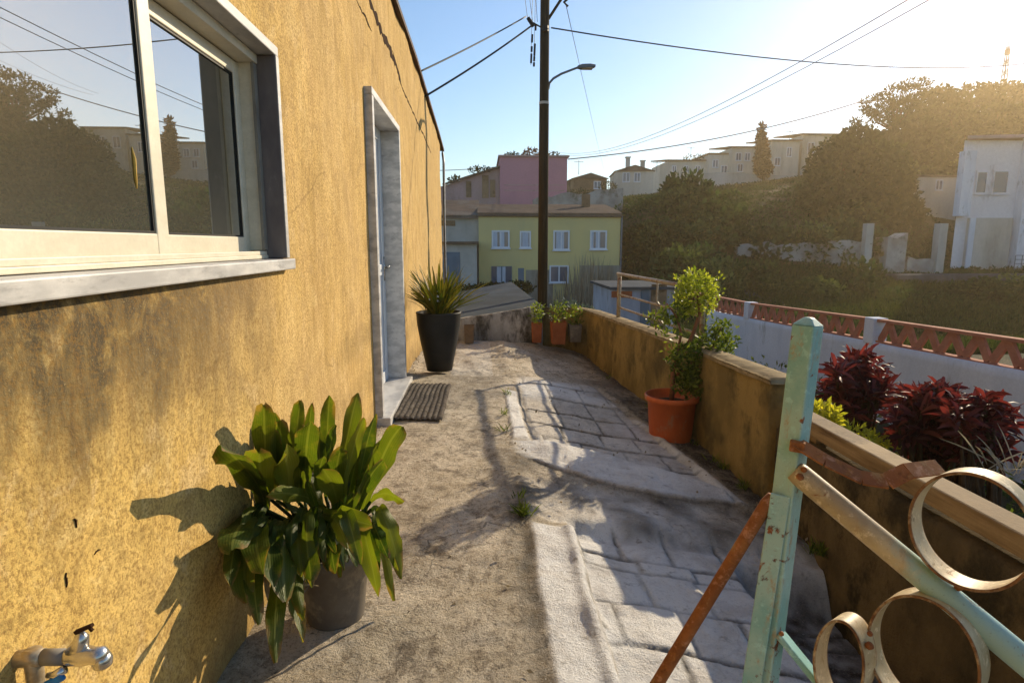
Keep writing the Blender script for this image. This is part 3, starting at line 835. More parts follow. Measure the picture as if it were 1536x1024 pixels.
# ------------------------------------------------------------------ gate
gate = thing('gate', 'old teal and cream painted iron gate with ring ornaments and a leaning square post', 'gate', (.55, 1.0, 0))
pt_, pb_ = at_y(1212, 487, 1.06), at_y(1146, 1024, 1.04)
ax = (pt_ - pb_).normalized(); pb2 = pb_ - ax * .48
vdir = (EYE - pt_); vdir = (vdir - ax * vdir.dot(ax)).normalized(); rdir = ax.cross(vdir).normalized()
ang = R(24); e1 = (rdir * math.cos(ang) + vdir * math.sin(ang)); e2 = ax.cross(e1)
m = MB(); hw = .0205
m.obox((pt_ + pb2) / 2, e1 * hw * 2, e2 * hw * 2, ax * (pt_ - pb2).length)
top = pt_
P = [top + e1 * hw * i + e2 * hw * j for i, j in ((-1, -1), (1, -1), (1, 1), (-1, 1))] + [top + ax * .014 + e1 * hw * .35 * i + e2 * hw * .35 * j for i, j in ((-1, -1), (1, -1), (1, 1), (-1, 1))]
m.add(P, [(0, 1, 5, 4), (1, 2, 6, 5), (2, 3, 7, 6), (3, 0, 4, 7), (4, 5, 6, 7)])
m.build('post', M['teal'], gate, bevel=.004, seg=3)
# a flat bar welded on the post's left edge
f0 = at_y(1171, 742, 1.035); f1 = at_y(1120, 1040, 1.02) - ax * .2
m = MB(); m.bar(f0, f1, .034, .007, vdir); m.build('flat_bar', M['teal'], gate, bevel=.002)
ra, rb = at_y(1200, 712, 1.03), at_y(1545, 997, .815)
rd = (rb - ra).normalized(); rb2 = rb + rd * .25
m = MB(); m.tube([ra - rd * .012, ra, rb, rb2], [.019, .0215, .0225, .0225], 16); m.build('rail', M['railmix'], gate, True)
la, lb = at_y(1166, 945, 1.03), at_y(1300, 1110, .95)
m = MB(); m.bar(la, lb, .012, .036, vdir); m.build('lower_rail', M['teal'], gate, bevel=.003)
gn = rd.cross(ax).normalized()          # normal of the gate


def ring(cx, cy, Y, r1, r2, mat, depth=.048, th=.0045, tilt=0):
    c = at_y(cx, cy, Y); vs = []; ed = []; n = 72
    RP = [(0, -1), (.05, -.78), (0, -.4), (0, 0), (0, .4), (.05, .78), (0, 1), (-.5, 1.06), (-1, 1), (-1.05, .78), (-1, .4), (-1, 0), (-1, -.4), (-1.05, -.78), (-1, -1), (-.5, -1.06)]
    e = (rd - ax * rd.dot(ax)).normalized(); n_ = e.cross(ax).normalized()
    n_ = Matrix.Rotation(R(tilt), 3, ax) @ n_; e = Matrix.Rotation(R(tilt), 3, ax) @ e
    for i in range(n):
        a = 2 * PI * i / n
        for (dr, dd) in RP:
            q = c + e * (r1 + dr * th) * math.cos(a) + ax * (r2 + dr * th) * math.sin(a) + n_ * depth / 2 * dd
            vs.append(tuple(q)); ed.append(abs(dd) > .9)
    k = len(RP)
    fs = [(i * k + j, i * k + (j + 1) % k, ((i + 1) % n) * k + (j + 1) % k, ((i + 1) % n) * k + j) for i in range(n) for j in range(k)]
    o = npmesh('ring', np.array(vs), np.array(fs), mat, gate, True, None, dict(edge=np.array(ed, float)))
    return o


ring(1459, 792, .86, .083, .094, M['creamring'], tilt=-20)
ring(1388, 978, .885, .083, .104, M['creamring'], tilt=-20)
ring(1266, 990, .95, .044, .084, M['creamring'], tilt=-20)
# rusty prop
ba, bb = at_y(1158, 742, 1.05), at_y(986, 1024, 1.10)
bd_ = (bb - ba).normalized(); be = ba + bd_ * ((0.01 - ba.z) / bd_.z)
m = MB(); m.tube([ba, ba + bd_ * .02, be], [.008, .0125, .0135], 12); m.build('brace', M['rust'], gate, True)
# bent strap
S_ = [at_y(x, y, Y) for x, y, Y in ((1192, 662, 1.03), (1238, 690, 1.0), (1292, 716, .98), (1330, 722, .97), (1362, 706, .98), (1410, 700, 1.0))]
m = MB()
for a, b in zip(S_[:-1], S_[1:]): m.bar(a, b, .030, .004, (.1, -.55, .8))
m.build('bent_strap', M['rust'], gate)
m = MB(); m.obox(at_y(1196, 668, 1.03), rdir * .026, vdir * .03, ax * .02); m.build('hinge', M['rust'], gate, bevel=.003)

# ------------------------------------------------------------------ tap
tap = thing('garden_tap', 'chrome garden tap with a small blue lever sticking out from the ochre wall', 'tap', (WX, .8, .6))
TY = .885; tz_ = at_y(60, 985, TY).z
def T(a, z=0, y=0): return (WX + a, TY + y, tz_ + z)
m = MB(); m.tube([T(-.03, -.002), T(.012, -.001), T(.03, 0)], .0135, 14); m.tube([T(.014, .012), T(.014, -.02), T(.012, -.13)], [.0135, .0125, .012], 12); m.build('pipe', M['brass'], tap, True)
m = MB(); m.tube([T(.028, 0), T(.066, -.001)], .0125, 18); m.build('nipple', M['aludark'], tap, True)
m = MB()
m.tube([T(.060, -.001), T(.070, 0), T(.090, .001), T(.104, .0), T(.116, -.001), T(.124, -.006)], [.010, .0145, .0165, .0130, .0150, .0105], 18)
m.tube([T(.116, .003), T(.118, -.008), T(.118, -.017), T(.118, -.021)], [.011, .0150, .0135, .009], 18)
m.tube([T(.072, .002), T(.088, .020), T(.091, .032), T(.089, .040)], [.012, .0125, .0105, .006], 16)
body = m.build('body', M['chrome'], tap, True)
m = MB(); m.bar(T(.083, .041), T(.110, .052), .007, .005); m.bar(T(.104, .050), T(.109, .042), .004, .004); m.build('lever', M['crack'], tap)
m = MB(); m.tube([T(.070, -.012, -.014), T(.056, -.019, -.016), T(.044, -.020, -.016)], [.007, .006, .004], 10); m.build('lock_arm', M['chrome'], tap, True)
m = MB(); m.bar(T(.070, -.020, -.018), T(.040, -.037, -.018), .008, .013, (.5, 0, .8)); m.build('blue_lever', M['bluep'], tap, bevel=.003)

# ------------------------------------------------------------------ door mat
dm = thing('doormat', 'dark ribbed doormat lying by the threshold of the white door', 'doormat', (-.45, 4.7, 0))
c4 = [at_z(579, 627, .012), at_z(664, 629, .012), at_z(677, 577, .012), at_z(613, 575, .012)]
V = []; F = []; nu, nv = 90, 60
for i in range(nu + 1):
    for j in range(nv + 1):
        u, v = i / nu, j / nv
        p = c4[0].lerp(c4[1], u).lerp(c4[3].lerp(c4[2], u), v)
        e_ = min(u, 1 - u, v, 1 - v)
        p.z = .014 + .011 * abs(math.sin(u * PI * 10)) + .003 * math.sin(v * 90 + math.floor(u * 10) * 2) + float(vnoise(u, v, 5, 3)) * .012 - (.012 if e_ < .001 else 0)
        p.x += float(vnoise(v, u * .3, 6, 4)) * .01
        V.append(p); 
for i in range(nu):
    for j in range(nv):
        a = i * (nv + 1) + j; F.append((a, a + nv + 1, a + nv + 2, a + 1))
MB().add(V, F).build('ribs', M['mat'], dm, True)

# ------------------------------------------------------------------ broad leaved plant (front)
pc = at_z(474, 940, .0); pc = Vector((-.487, 1.835, 0))
fp = thing('potted_plant', 'broad leaved green plant drooping over its grey pot against the ochre wall', 'plant', pc)
m = MB(); m.lathe(pc, [(.086, .004), (.090, .0), (.092, .006), (.114, .21), (.120, .212), (.121, .245), (.113, .246), (.108, .215), (.0, .21)], 40)
m.build('pot', M['potgrey'], fp, True)
m = MB(); m.lathe(pc + Vector((0, 0, .20)), [(.108, 0), (.10, .018), (.05, .026), (.001, .03)], 24); m.build('soil', M['earth'], fp, True)
LV = [  # tip px, base px, width px, tipY, baseY, lift, bright, blunt
    (330, 664, 402, 768, 40, 1.62, 1.86, .05, .30, .70), (396, 609, 402, 745, 34, 1.86, 1.92, .02, .35, .62), (388, 676, 397, 775, 44, 1.74, 1.86, .03, .75, .72),
    (420, 630, 428, 745, 27, 1.95, 1.95, .02, .4, .7), (451, 601, 441, 745, 23, 1.97, 1.95, .02, .3, .65), (468, 604, 457, 740, 15, 2.05, 2.0, .02, .3, .6), (466, 630, 456, 745, 36, 1.86, 1.9, .02, .3, .72),
    (494, 592, 489, 745, 23, 1.98, 1.97, .02, .3, .7), (537, 589, 507, 740, 26, 2.02, 1.97, .03, .45, .66), (560, 634, 522, 750, 33, 1.98, 1.96, .05, .3, .7), (603, 638, 545, 765, 37, 1.97, 1.95, .05, .5, .72),
    (430, 678, 434, 760, 40, 1.78, 1.88, .03, .7, .7), (484, 700, 512, 775, 36, 1.76, 1.86, .04, .75, .7), (400, 742, 487, 762, 24, 1.74, 1.86, .03, .6, .6), (556, 785, 483, 768, 33, 1.72, 1.84, .05, .7, .66),
    (607, 752, 556, 752, 21, 1.9, 1.92, .05, .85, .5), (603, 868, 562, 760, 31, 1.86, 1.90, .10, .9, .6), (566, 895, 545, 785, 27, 1.76, 1.86, .10, .8, .5), (372, 905, 390, 768, 42, 1.66, 1.84, .10, .35, .6),
    (430, 900, 436, 775, 48, 1.66, 1.84, .09, .35, .65), (414, 992, 440, 800, 30, 1.60, 1.80, .06, .3, .4), (348, 826, 392, 762, 42, 1.64, 1.84, .08, .15, .66), (512, 672, 500, 760, 30, 1.84, 1.9, .02, .25, .7),
    (575, 690, 535, 770, 30, 1.88, 1.93, .05, .2, .7), (448, 660, 450, 760, 36, 1.9, 1.93, .02, .15, .7), (470, 870, 465, 780, 38, 1.70, 1.84, .09, .2, .6), (505, 860, 500, 785, 34, 1.72, 1.84, .08, .15, .6),
    (365, 700, 400, 765, 34, 1.78, 1.88, .03, .2, .7), (590, 900, 556, 775, 22, 1.9, 1.9, .1, .55, .4), (480, 640, 480, 750, 30, 1.98, 1.97, .02, .15, .7), (545, 660, 520, 760, 30, 2.0, 1.97, .03, .25, .7),
    (345, 880, 388, 770, 26, 1.66, 1.84, .10, .2, .5), (388, 935, 400, 790, 28, 1.62, 1.82, .10, .2, .5), (452, 965, 446, 800, 26, 1.64, 1.82, .08, .25, .45), (410, 880, 418, 780, 34, 1.66, 1.84, .09, .15, .6),
    (535, 850, 520, 775, 26, 1.76, 1.86, .08, .4, .5), (585, 830, 550, 765, 26, 1.92, 1.92, .08, .6, .55), (575, 655, 530, 755, 22, 2.02, 1.96, .03, .4, .6), (410, 645, 415, 750, 24, 1.94, 1.95, .02, .5, .6),
    (395, 860, 405, 775, 40, 1.62, 1.83, .09, .25, .6), (520, 800, 505, 770, 30, 1.74, 1.86, .07, .45, .6), (455, 930, 450, 800, 24, 1.66, 1.82, .06, .4, .4)]
spec = []
def leafspec(tx_, ty_, bx_, by_, wpx, tY, bY, lift, br, blunt, roll=None):
    t = at_y(tx_, ty_, tY); b = at_y(bx_, by_, bY)
    t.x = max(t.x, WX + .03)
    c = (b + t) / 2
    if ty_ > by_: c = b.lerp(t, .42) + Vector((0, (t.y - b.y) * .25, lift + (b.z - t.z) * .25))
    else: c = b.lerp(t, .5) + Vector(((b.x - t.x) * .12, (t.y - b.y) * -.1, lift))
    view = (c - EYE).normalized(); tan = (t - b).normalized()
    side = tan.cross(view).normalized()
    side = Matrix.Rotation(roll if roll is not None else rng.uniform(-.7, .7), 3, tan) @ side
    return (b, t, c, wpx * (c - EYE).length / FL * .90, side, rng.uniform(.15, .45) * rng.choice([-1, 1]), br, blunt)
LV = [(*l[:5], (1.95 - (1.95 - l[5]) * 1.5 if l[5] < 1.95 else l[5]) - (.10 if l[0] < 480 else .03), *l[6:]) for l in LV]
for L_ in LV: spec.append(leafspec(*L_))
for k in range(34):      # more hanging straps over the pot front and the left side
    bx = rng.uniform(370, 560) if k < 20 else rng.uniform(395, 480); by = rng.uniform(755, 800); tx_ = bx + (bx - 465) * rng.uniform(.1, .5) + rng.uniform(-14, 14); ty_ = rng.uniform(815, 930 if bx < 470 else 870)
    fr_ = rng.uniform(1.50, 1.66) if bx < 520 else rng.uniform(1.66, 1.84)
    spec.append(leafspec(tx_, ty_, bx, by, rng.uniform(14, 27), fr_, fr_ + .2, rng.uniform(.05, .11), rng.random() ** 1.8 * .9, rng.uniform(.35, .65)))
for k in range(16):
    bx = rng.uniform(385, 560); by = rng.uniform(725, 775); tx_ = bx + (bx - 475) * rng.uniform(.1, .6) + rng.uniform(-16, 16); ty_ = rng.uniform(618, 700)
    fr_ = rng.uniform(1.75, 2.05)
    spec.append(leafspec(tx_, ty_, bx, by, rng.uniform(13, 25), fr_, fr_ * .5 + .96, rng.uniform(.0, .05), rng.random() ** 1.6, rng.uniform(.4, .7)))
for k in range(26):
    a = rng.uniform(0, 2 * PI); r_ = rng.uniform(.03, .15)
    b = pc + Vector((math.cos(a) * .05, math.sin(a) * .05, .27)); up_ = rng.random() < .6
    t = b + Vector((math.cos(a) * r_, math.sin(a) * r_, rng.uniform(.12, .26) if up_ else rng.uniform(-.16, .06)))
    t.x = max(t.x, WX + .03); c = b.lerp(t, .45) + Vector((0, 0, .05))
    spec.append((b, t, c, rng.uniform(.025, .042), Vector((-math.sin(a), math.cos(a), rng.uniform(-.4, .4))), .3, rng.uniform(0, .4), .68))
V, Q, rn, ua, va = strap_leaves(spec)
npmesh('leaves', V, Q, M['leaf_big'], fp, True, dict(rnd=rn), dict(along=ua, across=va))
m = MB()
for L_ in LV:
    b = at_y(L_[2], L_[3], L_[6]); g = pc + Vector((rng.uniform(-.06, .06), rng.uniform(-.06, .06), .22))
    m.tube([g, (g + b) / 2 + Vector((0, 0, .02)), b], [.008, .006, .006], 6, False)
m.build('stems', M['l_low'], fp, True)
spec = []
for (a, b, c, d, w_) in ((383, 935, 378, 875, 8), (412, 925, 398, 865, 9), (455, 880, 468, 850, 4), (436, 950, 462, 880, 4), (402, 890, 415, 830, 6), (478, 878, 420, 872, 4)):
    spec.append(leafspec(a, b, c, d, w_, 1.52, 1.60, .02, rng.random(), .4))
V, Q, rn = blades(spec, 6); npmesh('dry_leaves', V, Q, M['l_dry'], fp, True, dict(rnd=rn))

# ------------------------------------------------------------------ tall black pot with spiky leaves
bc = at_z(658, 553, 0.0); bc = Vector((-.415, 5.75, -.0))
bp = thing('potted_plant', 'tall black pot with a tuft of spiky olive leaves beside the door', 'plant', bc)
m = MB(); m.lathe(bc, [(.115, .0), (.122, .0), (.145, .12), (.178, .28), (.205, .44), (.213, .55), (.218, .565), (.205, .568), (.198, .54), (.0, .53)], 40); m.build('pot', M['black'], bp, True)
m = MB(); m.lathe(bc + Vector((0, 0, .525)), [(.195, 0), (.15, .02), (.001, .03)], 20); m.build('soil', M['earth'], bp, True)
spec = []
for k in range(210):
    a = rng.uniform(0, 2 * PI); q = rng.random() ** .6; r0 = .13 * rng.random()
    b = bc + Vector((math.cos(a) * r0, math.sin(a) * r0, .545)); h = rng.uniform(.20, .56) * (1.05 - .45 * q)
    out = .06 + .36 * q * rng.uniform(.6, 1.1)
    t = b + Vector((math.cos(a) * out, math.sin(a) * out, h)); t.x = max(t.x, WX + .03)
    c = b.lerp(t, .5) + Vector((-math.cos(a) * out * .2, -math.sin(a) * out * .2, h * .12))
    spec.append((b, t, c, rng.uniform(.014, .030), Vector((-math.sin(a), math.cos(a), rng.uniform(-.6, .6))), .35, rng.random() ** 1.6, .25))
V, Q, rn = blades(spec, 6); npmesh('leaves', V, Q, M['l_agave'], bp, True, dict(rnd=rn))
V, Q, = leaf_quads(np.array(bc) + np.array([[-.02, -.16, .70]]) + rng.normal(size=(26, 3)) * .025, .03, .018)
tag(npmesh('pale_flowers', V, Q, M['winframe'], bp, False, dict(rnd=rng.random(26))), kind='stuff')

# ------------------------------------------------------------------ topiary in the orange pot
rc = Vector((1.375, 4.18, -.215))
rp = thing('potted_plant', 'orange plastic pot with a clipped ball topiary and loose lower foliage by the mossy wall', 'plant', rc)
m = MB(); m.lathe(rc, [(.135, 0), (.145, 0), (.15, .02), (.172, .30), (.192, .305), (.196, .335), (.186, .345), (.178, .335), (.165, .29), (.0, .28)], 44); m.build('pot', M['potred'], rp, True)
m = MB(); m.lathe(rc + Vector((0, 0, .275)), [(.166, 0), (.1, .02), (.001, .025)], 24); m.build('soil', M['earth'], rp, True)
tb = rc + Vector((0, 0, .28)); hd = at_y(1046, 440, 4.15)
m = MB()
m.tube([tb, tb + Vector((.0, 0, .25)), at_y(1038, 505, 4.16), at_y(1050, 470, 4.15), hd], [.02, .017, .014, .013, .006], 8)
m.tube([tb + Vector((0, 0, .2)), at_y(1022, 500, 4.1), at_y(1015, 475, 4.1), at_y(1000, 455, 4.1)], [.011, .009, .007, .004], 6)
m.tube([tb + Vector((.02, 0, .2)), at_y(1070, 520, 4.2), at_y(1082, 490, 4.2)], [.012, .009, .004], 6)
for k in range(14):
    d = Vector(rng.normal(size=3)); d.normalize(); m.tube([hd - Vector((0, 0, .05)), hd + d * .12], [.005, .002], 5)
m.build('trunk', M['barkred'], rp, True)
P, D = in_ball(2100, hd, (.150, .148, .150), .08)
nz_ = fbm(P[:, 0] * 1.3 + P[:, 2], P[:, 1] + P[:, 2] * .7, 14, 5, 2)
P = P[nz_ > -.10]; D = (P - np.array(hd)) / .15; P = P + D * (rng.random((len(P), 1)) ** 4) * .07
V, Q = leaf_quads(P, .030, .016, .35, D * .9); npmesh('crown', V, Q, M['l_top'], rp, False, dict(rnd=rng.random(len(P))))
Ps = []
for (x, y, Y, rx_, rz_, n) in ((1080, 492, 4.2, .09, .06, 260), (1066, 525, 4.18, .17, .12, 1300), (1030, 540, 4.12, .13, .12, 800), (1045, 572, 4.16, .17, .11, 1900), (1075, 555, 4.2, .12, .10, 700), (1008, 470, 4.08, .10, .07, 260), (985, 478, 4.2, .07, .05, 130), (1018, 520, 4.05, .07, .09, 160), (1094, 515, 4.25, .07, .07, 160), (1000, 500, 4.1, .06, .06, 100)):
    P, D = in_ball(int(n * .62), at_y(x, y, Y), (rx_, rx_ * .8, rz_)); Ps.append(P + D * (rng.random((len(P), 1)) ** 5) * .05)
P = np.concatenate(Ps); P = P[fbm(P[:, 0] + P[:, 1], P[:, 2], 9, 8, 2) > -.20]
V, Q = leaf_quads(P, .042, .016, .5); npmesh('lower_foliage', V, Q, M['l_low'], rp, False, dict(rnd=rng.random(len(P)) ** 1.2))

# ------------------------------------------------------------------ grit, dry leaves and weeds on the path
Pl = []
for k in range(300):
    y = rng.uniform(2.6, 7.4); x = float(wallx(y)) - abs(rng.normal()) * .13 - .02 if rng.random() < .6 else rng.uniform(.1, 1.2)
    if rng.random() < .18: x = WX + .03 + abs(rng.normal()) * .03
    if rng.random() < .06: y = rng.uniform(1.4, 3); x = rng.uniform(-.45, .45)
    Pl.append((x, y, -.165 * max(0, x - .2) + .012))
V, Q = leaf_quads(np.array(Pl), .022, .013, .02); tag(npmesh('leaf_litter', V, Q, M['l_dry'], None, False, dict(rnd=rng.random(len(Pl)) * .6)), kind='stuff')
sp_ = []
for k in range(34):
    y = rng.choice([rng.uniform(2.6, 7), rng.uniform(3.0, 5.2), 2.55]); x = float(wallx(y)) - .03 - abs(rng.normal()) * .03 if rng.random() < .7 else .19 + rng.normal() * .03
    b0 = Vector((x, y, -.165 * max(0, x - .2) - .01))
    for j in range(14):
        b = b0 + Vector((rng.normal() * .012, rng.normal() * .012, 0)); t = b + Vector((rng.normal() * .03, rng.normal() * .03, rng.uniform(.02, .075)))
        sp_.append((b, t, b.lerp(t, .5) + Vector((0, 0, .012)), .006, Vector((rng.normal(), rng.normal(), 0)), .2, rng.random(), .2))
V, Q, rn = blades(sp_, 3); tag(npmesh('weeds', V, Q, M['l_low'], None, False, dict(rnd=rn)), kind='stuff')

m = MB()
for (px, py, Y) in ((1428, 868, .875), (1438, 880, .873), (1305, 950, .915), (1304, 968, .913), (1200, 715, 1.012), (1206, 704, 1.012), (1172, 950, 1.012)):
    c = at_y(px, py, Y); k = .0055 * rng.uniform(.8, 1.3); m.lathe(c, [(k * .3, -k), (k, -k * .4), (k * 1.1, .2 * k), (k * .6, k * .9), (.0002, k)], 8)
tag(m.build('weld', M['rust'], gate, True), kind='stuff')
# ------------------------------------------------------------------ terrain
TP = [300, 600, 700, 850, 930, 1000, 1100, 1200, 1300, 1400, 1536, 1750, 2100, 3000]
TD = [8, 14, 20, 26, 30, 35, 40, 46, 55, 70, 90, 130, 260]
TZ = [
    [-1, -1.6, -2.2, -2.2, -2.2, -2.2, -2.2, -2, -1, 0, 1, 2, 2],
    [-1, -1.6, -2.2, -2.2, -2.2, -2.2, -2.0, -1, 1, 3, 4, 4, 4],
    [-1, -1.6, -2.2, -2.2, -2.2, -2.2, -1.2, 2, 3, 5, 6, 6, 6],
    [-1, -1.6, -2.2, -2.2, -2.2, -2.2, .5, 3.6, 5, 7, 7, 7, 7],
    [-1, -1.6, -2.2, -2.2, -2.2, -1.4, 2.8, 4.2, 5.0, 6.6, 7.5, 8, 8],
    [-1, -1.6, -2.2, -2.2, -1.2, 1.2, 3.8, 4.8, 5.6, 7.2, 8, 9, 9],
    [-1, -1.6, -2.2, -2.0, -1.1, .2, 2.4, 4.2, 5.8, 8.0, 9, 9, 9],
    [-1, -1.6, -2.2, -1.6, -1.0, .0, 1.8, 4.0, 6.4, 9.0, 10, 10, 10],
    [-1, -1.6, -2.2, -1.6, -1.2, -.6, .5, 3.0, 8.0, 13, 15.5, 14, 12],
    [-1, -1.6, -2.2, -1.6, -1.2, -.7, -.2, 1.5, 6.5, 13.5, 17, 17, 13],
    [-1, -1.6, -2.2, -1.6, -1.2, -.7, -.2, 1.0, 5.0, 13, 18.5, 19, 14],
    [-1, -1.6, -2.2, -1.6, -1.2, -.7, -.1, 1.0, 4.5, 11, 17, 18, 14],
    [-1, -1.6, -2.2, -1.8, -1.4, -.9, 0, 1.0, 4, 9, 14, 15, 12],
    [-1, -1.6, -2.2, -1.8, -1.4, -.9, 0, 1.0, 3, 6, 9, 10, 10]]
TT = np.array([(p - 722) / 900 for p in TP]); TDa = np.array(TD, float); TZa = np.array(TZ, float)


def tz(x, y):
    x = np.asarray(x, float); y = np.asarray(y, float)
    yy = np.clip(y, 8, 260); t = np.clip(x / np.maximum(yy, 8), TT[0], TT[-1])
    i = np.clip(np.searchsorted(TT, t) - 1, 0, len(TT) - 2); j = np.clip(np.searchsorted(TDa, yy) - 1, 0, len(TDa) - 2)
    u = (t - TT[i]) / (TT[i + 1] - TT[i]); v = (yy - TDa[j]) / (TDa[j + 1] - TDa[j])
    z = (TZa[i, j] * (1 - u) + TZa[i + 1, j] * u) * (1 - v) + (TZa[i, j + 1] * (1 - u) + TZa[i + 1, j + 1] * u) * v
    b = sst(6, 20, y); z = z * b + -1.05 * (1 - b)
    return z + fbm(x, y, .22, 91, 3) * .35 * sst(24, 34, y) + fbm(x, y, 1.2, 95, 2) * .08


gx = np.concatenate([np.linspace(-170, -30, 40), np.linspace(-30, 90, 260)[1:], np.linspace(90, 240, 50)[1:]])
gy = np.concatenate([np.linspace(-80, 0, 25), np.linspace(0, 100, 240)[1:], np.linspace(100, 260, 50)[1:]])
X, Y = np.meshgrid(gx, gy, indexing='ij')
V = np.stack([X, Y, tz(X, Y)], -1).reshape(-1, 3); idx = np.arange(X.size).reshape(X.shape)
Q = np.stack([idx[:-1, :-1], idx[1:, :-1], idx[1:, 1:], idx[:-1, 1:]], -1).reshape(-1, 4)
tag(npmesh('hillside', V, Q, M['ground'], None, True), kind='structure')
# street in the hollow in front of the yellow house
sv = []; sf = []
for i, x in enumerate(np.linspace(-14, 14, 57)):
    for j, y in enumerate(np.linspace(25, 32.6, 16)): sv.append((x, y, float(tz(x, y)) + .05))
for i in range(56):
    for j in range(15): a = i * 16 + j; sf.append((a, a + 16, a + 17, a + 1))
tag(MB().add(sv, sf).build('street', M['slab'], None, True), kind='structure')


# ------------------------------------------------------------------ houses
def rectpts(x0, y0, x1, y1, Y):
    a = at_y(x0, y1, Y); b = at_y(x1, y0, Y); return a.x, b.x, a.z, b.z


def add_window(parent, x0, x1, z0, z1, Y, fw=.09, glass='farglass', curtain=None, bars=1, sill=True, frame='winframe'):
    """a window in a wall that faces -y at y=Y"""
    m = MB(); t = .06
    m.box(x0 - fw, x0, Y - t, Y + .02, z0 - fw, z1 + fw); m.box(x1, x1 + fw, Y - t, Y + .02, z0 - fw, z1 + fw)
    m.box(x0, x1, Y - t, Y + .02, z0 - fw, z0); m.box(x0, x1, Y - t, Y + .02, z1, z1 + fw)
    for k in range(bars):
        xm = x0 + (x1 - x0) * (k + 1) / (bars + 1); m.box(xm - .035, xm + .035, Y - t + .012, Y + .01, z0, z1)
    if sill: m.box(x0 - fw * 1.6, x1 + fw * 1.6, Y - t - .06, Y - t, z0 - fw - .05, z0 - fw + .02)
    f = m.build('window', M[frame], parent)
    m = MB(); m.box(x0 - .001, x1 + .001, Y - .026, Y - .012, z0 - .001, z1 + .001); m.build('pane', M[glass], f)
    for (u0, u1) in (curtain or []):
        m = MB(); a, b = x0 + (x1 - x0) * u0, x0 + (x1 - x0) * u1; n = 8
        vs = [(a + (b - a) * i / n, Y - .036 - .006 * (i % 2), z) for i in range(n + 1) for z in (z0, z1)]
        m.add(vs, [(2 * i, 2 * i + 2, 2 * i + 3, 2 * i + 1) for i in range(n)]); m.build('curtain', M['curtain'], f)
    return f


# yellow house
YY = 33.0
x0, x1, zb, zt = rectpts(719, 324, 931, 470, YY); zb = -2.6
yh = thing('house', 'pale yellow two storey house with white framed windows behind the dark pole', 'house', ((x0 + x1) / 2, YY + 3, zb))
m = MB(); m.box(x0, x1, YY, YY + 7, zb, zt); m.build('wall', M['yellow'], yh)
m = MB()
for k in range(15):
    a = zt + .03 + (k / 15) * .72; m.prism([(x0 - .06, YY - .08 + k * .30, a), (x1 + .06, YY - .08 + k * .30, a), (x1 + .06, YY - .08 + k * .30, a + .12), (x0 - .06, YY - .08 + k * .30, a + .12)], (0, .34, .075))
m.tube([(x0 - .05, YY - .10, zt), (x1 + .05, YY - .10, zt - .03)], .05, 6)
m.build('roof', M['rooftile'], yh)
for i, (a, b, c, d, cur) in enumerate(((740, 348, 762, 370, [(.0, .28), (.42, .75)]), (782, 349, 794, 370, [(.1, .9)]), (832, 348, 852, 373, [(.1, .7)]), (887, 348, 908, 372, [(.0, .15), (.3, .62)]))):
    w0, w1, q0, q1 = rectpts(a, b, c, d, YY); add_window(yh, w0, w1, q0, q1, YY, .085, 'farglass', cur, 0 if i == 1 else 1)
w0, w1, q0, q1 = rectpts(738, 400, 767, 428, YY); add_window(yh, w0, w1, q0, q1, YY, .03, 'farglass', [(.25, .7)], 1, False, 'bluedoor')
w0, w1, q0, q1 = rectpts(826, 400, 851, 422, YY); add_window(yh, w0, w1, q0, q1, YY, .07, 'farglass', None, 1)
w0, w1, q0, q1 = rectpts(777, 402, 786, 445, YY)
m = MB(); m.box(w0, w1, YY - .03, YY + .01, zb, q1); d_ = m.build('door', M['bluedoor'], yh); m = MB(); m.box(w0 - .08, w0, YY - .05, YY + .01, zb, q1 + .08); m.box(w1, w1 + .08, YY - .05, YY + .01, zb, q1 + .08); m.box(w0, w1, YY - .05, YY + .01, q1, q1 + .08); m.build('door_frame', M['yellow'], d_)
m = MB(); m.box(w1 + .1, w1 + 1.6, YY - .012, YY + .002, zb, q1 - .1); m.build('bare_patch', M['oldwall'], yh)
a, b, c, d = rectpts(868, 398, 931, 470, YY); m = MB(); m.box(a, b - .01, YY - .014, YY + .002, zb, d); m.build('bare_render', M['oldwall'], yh)
m = MB(); m.tube([(x1 + .06, YY - .06, zt), (x1 + .06, YY - .06, zb)], .05, 6); m.build('downpipe', M['lamp'], yh)
m = MB(); m.box(x1 - 1.6, x1 - 1.15, YY + 3, YY + 3.4, zt, zt + 1.4); m.build('chimney', M['brownwall'], yh)

# grey side house left of it
a, b, c, d = rectpts(655, 327, 718.5, 470, YY + .4)
gh = thing('house', 'low grey patched house joined to the left of the yellow house', 'house', ((a + b) / 2, YY + 3, -2.6))
m = MB(); m.box(a - 6, b, YY + .4, YY + 7, -2.6, d); m.build('wall', M['greywall'], gh)
m = MB(); m.prism([(a - 6.2, YY + .1, d), (b, YY + .1, d), (b, YY + .1, d + .14), (a - 6.2, YY + .1, d + .14)], (0, 5, 1.15)); m.build('roof', M['rooftile'], gh)
a2, b2, c2, d2 = rectpts(655, 363, 718, 470, YY - .4); m = MB(); m.box(a2 - 5, b2 - .1, YY - 1.4, YY + .4, -2.6, d2 - .1); m.build('porch', M['greywall'], gh); m = MB(); m.box(a2 - 5, b2, YY - 1.7, YY + .398, d2 - .1, d2 + .02); m.build('porch_roof', M['rooftile'], gh)
w0, w1, q0, q1 = rectpts(664, 378, 690, 440, YY - 1.4); m = MB(); m.box(w0, w1, YY - 1.43, YY - 1.38, -2.6, q1); m.build('garage_door', M['bluedoor'], gh)
m = MB(); m.box(a, a + 1.1, YY + .36, YY + .41, d - .42, d - .14); m.build('lintel', M['brownwall'], gh)

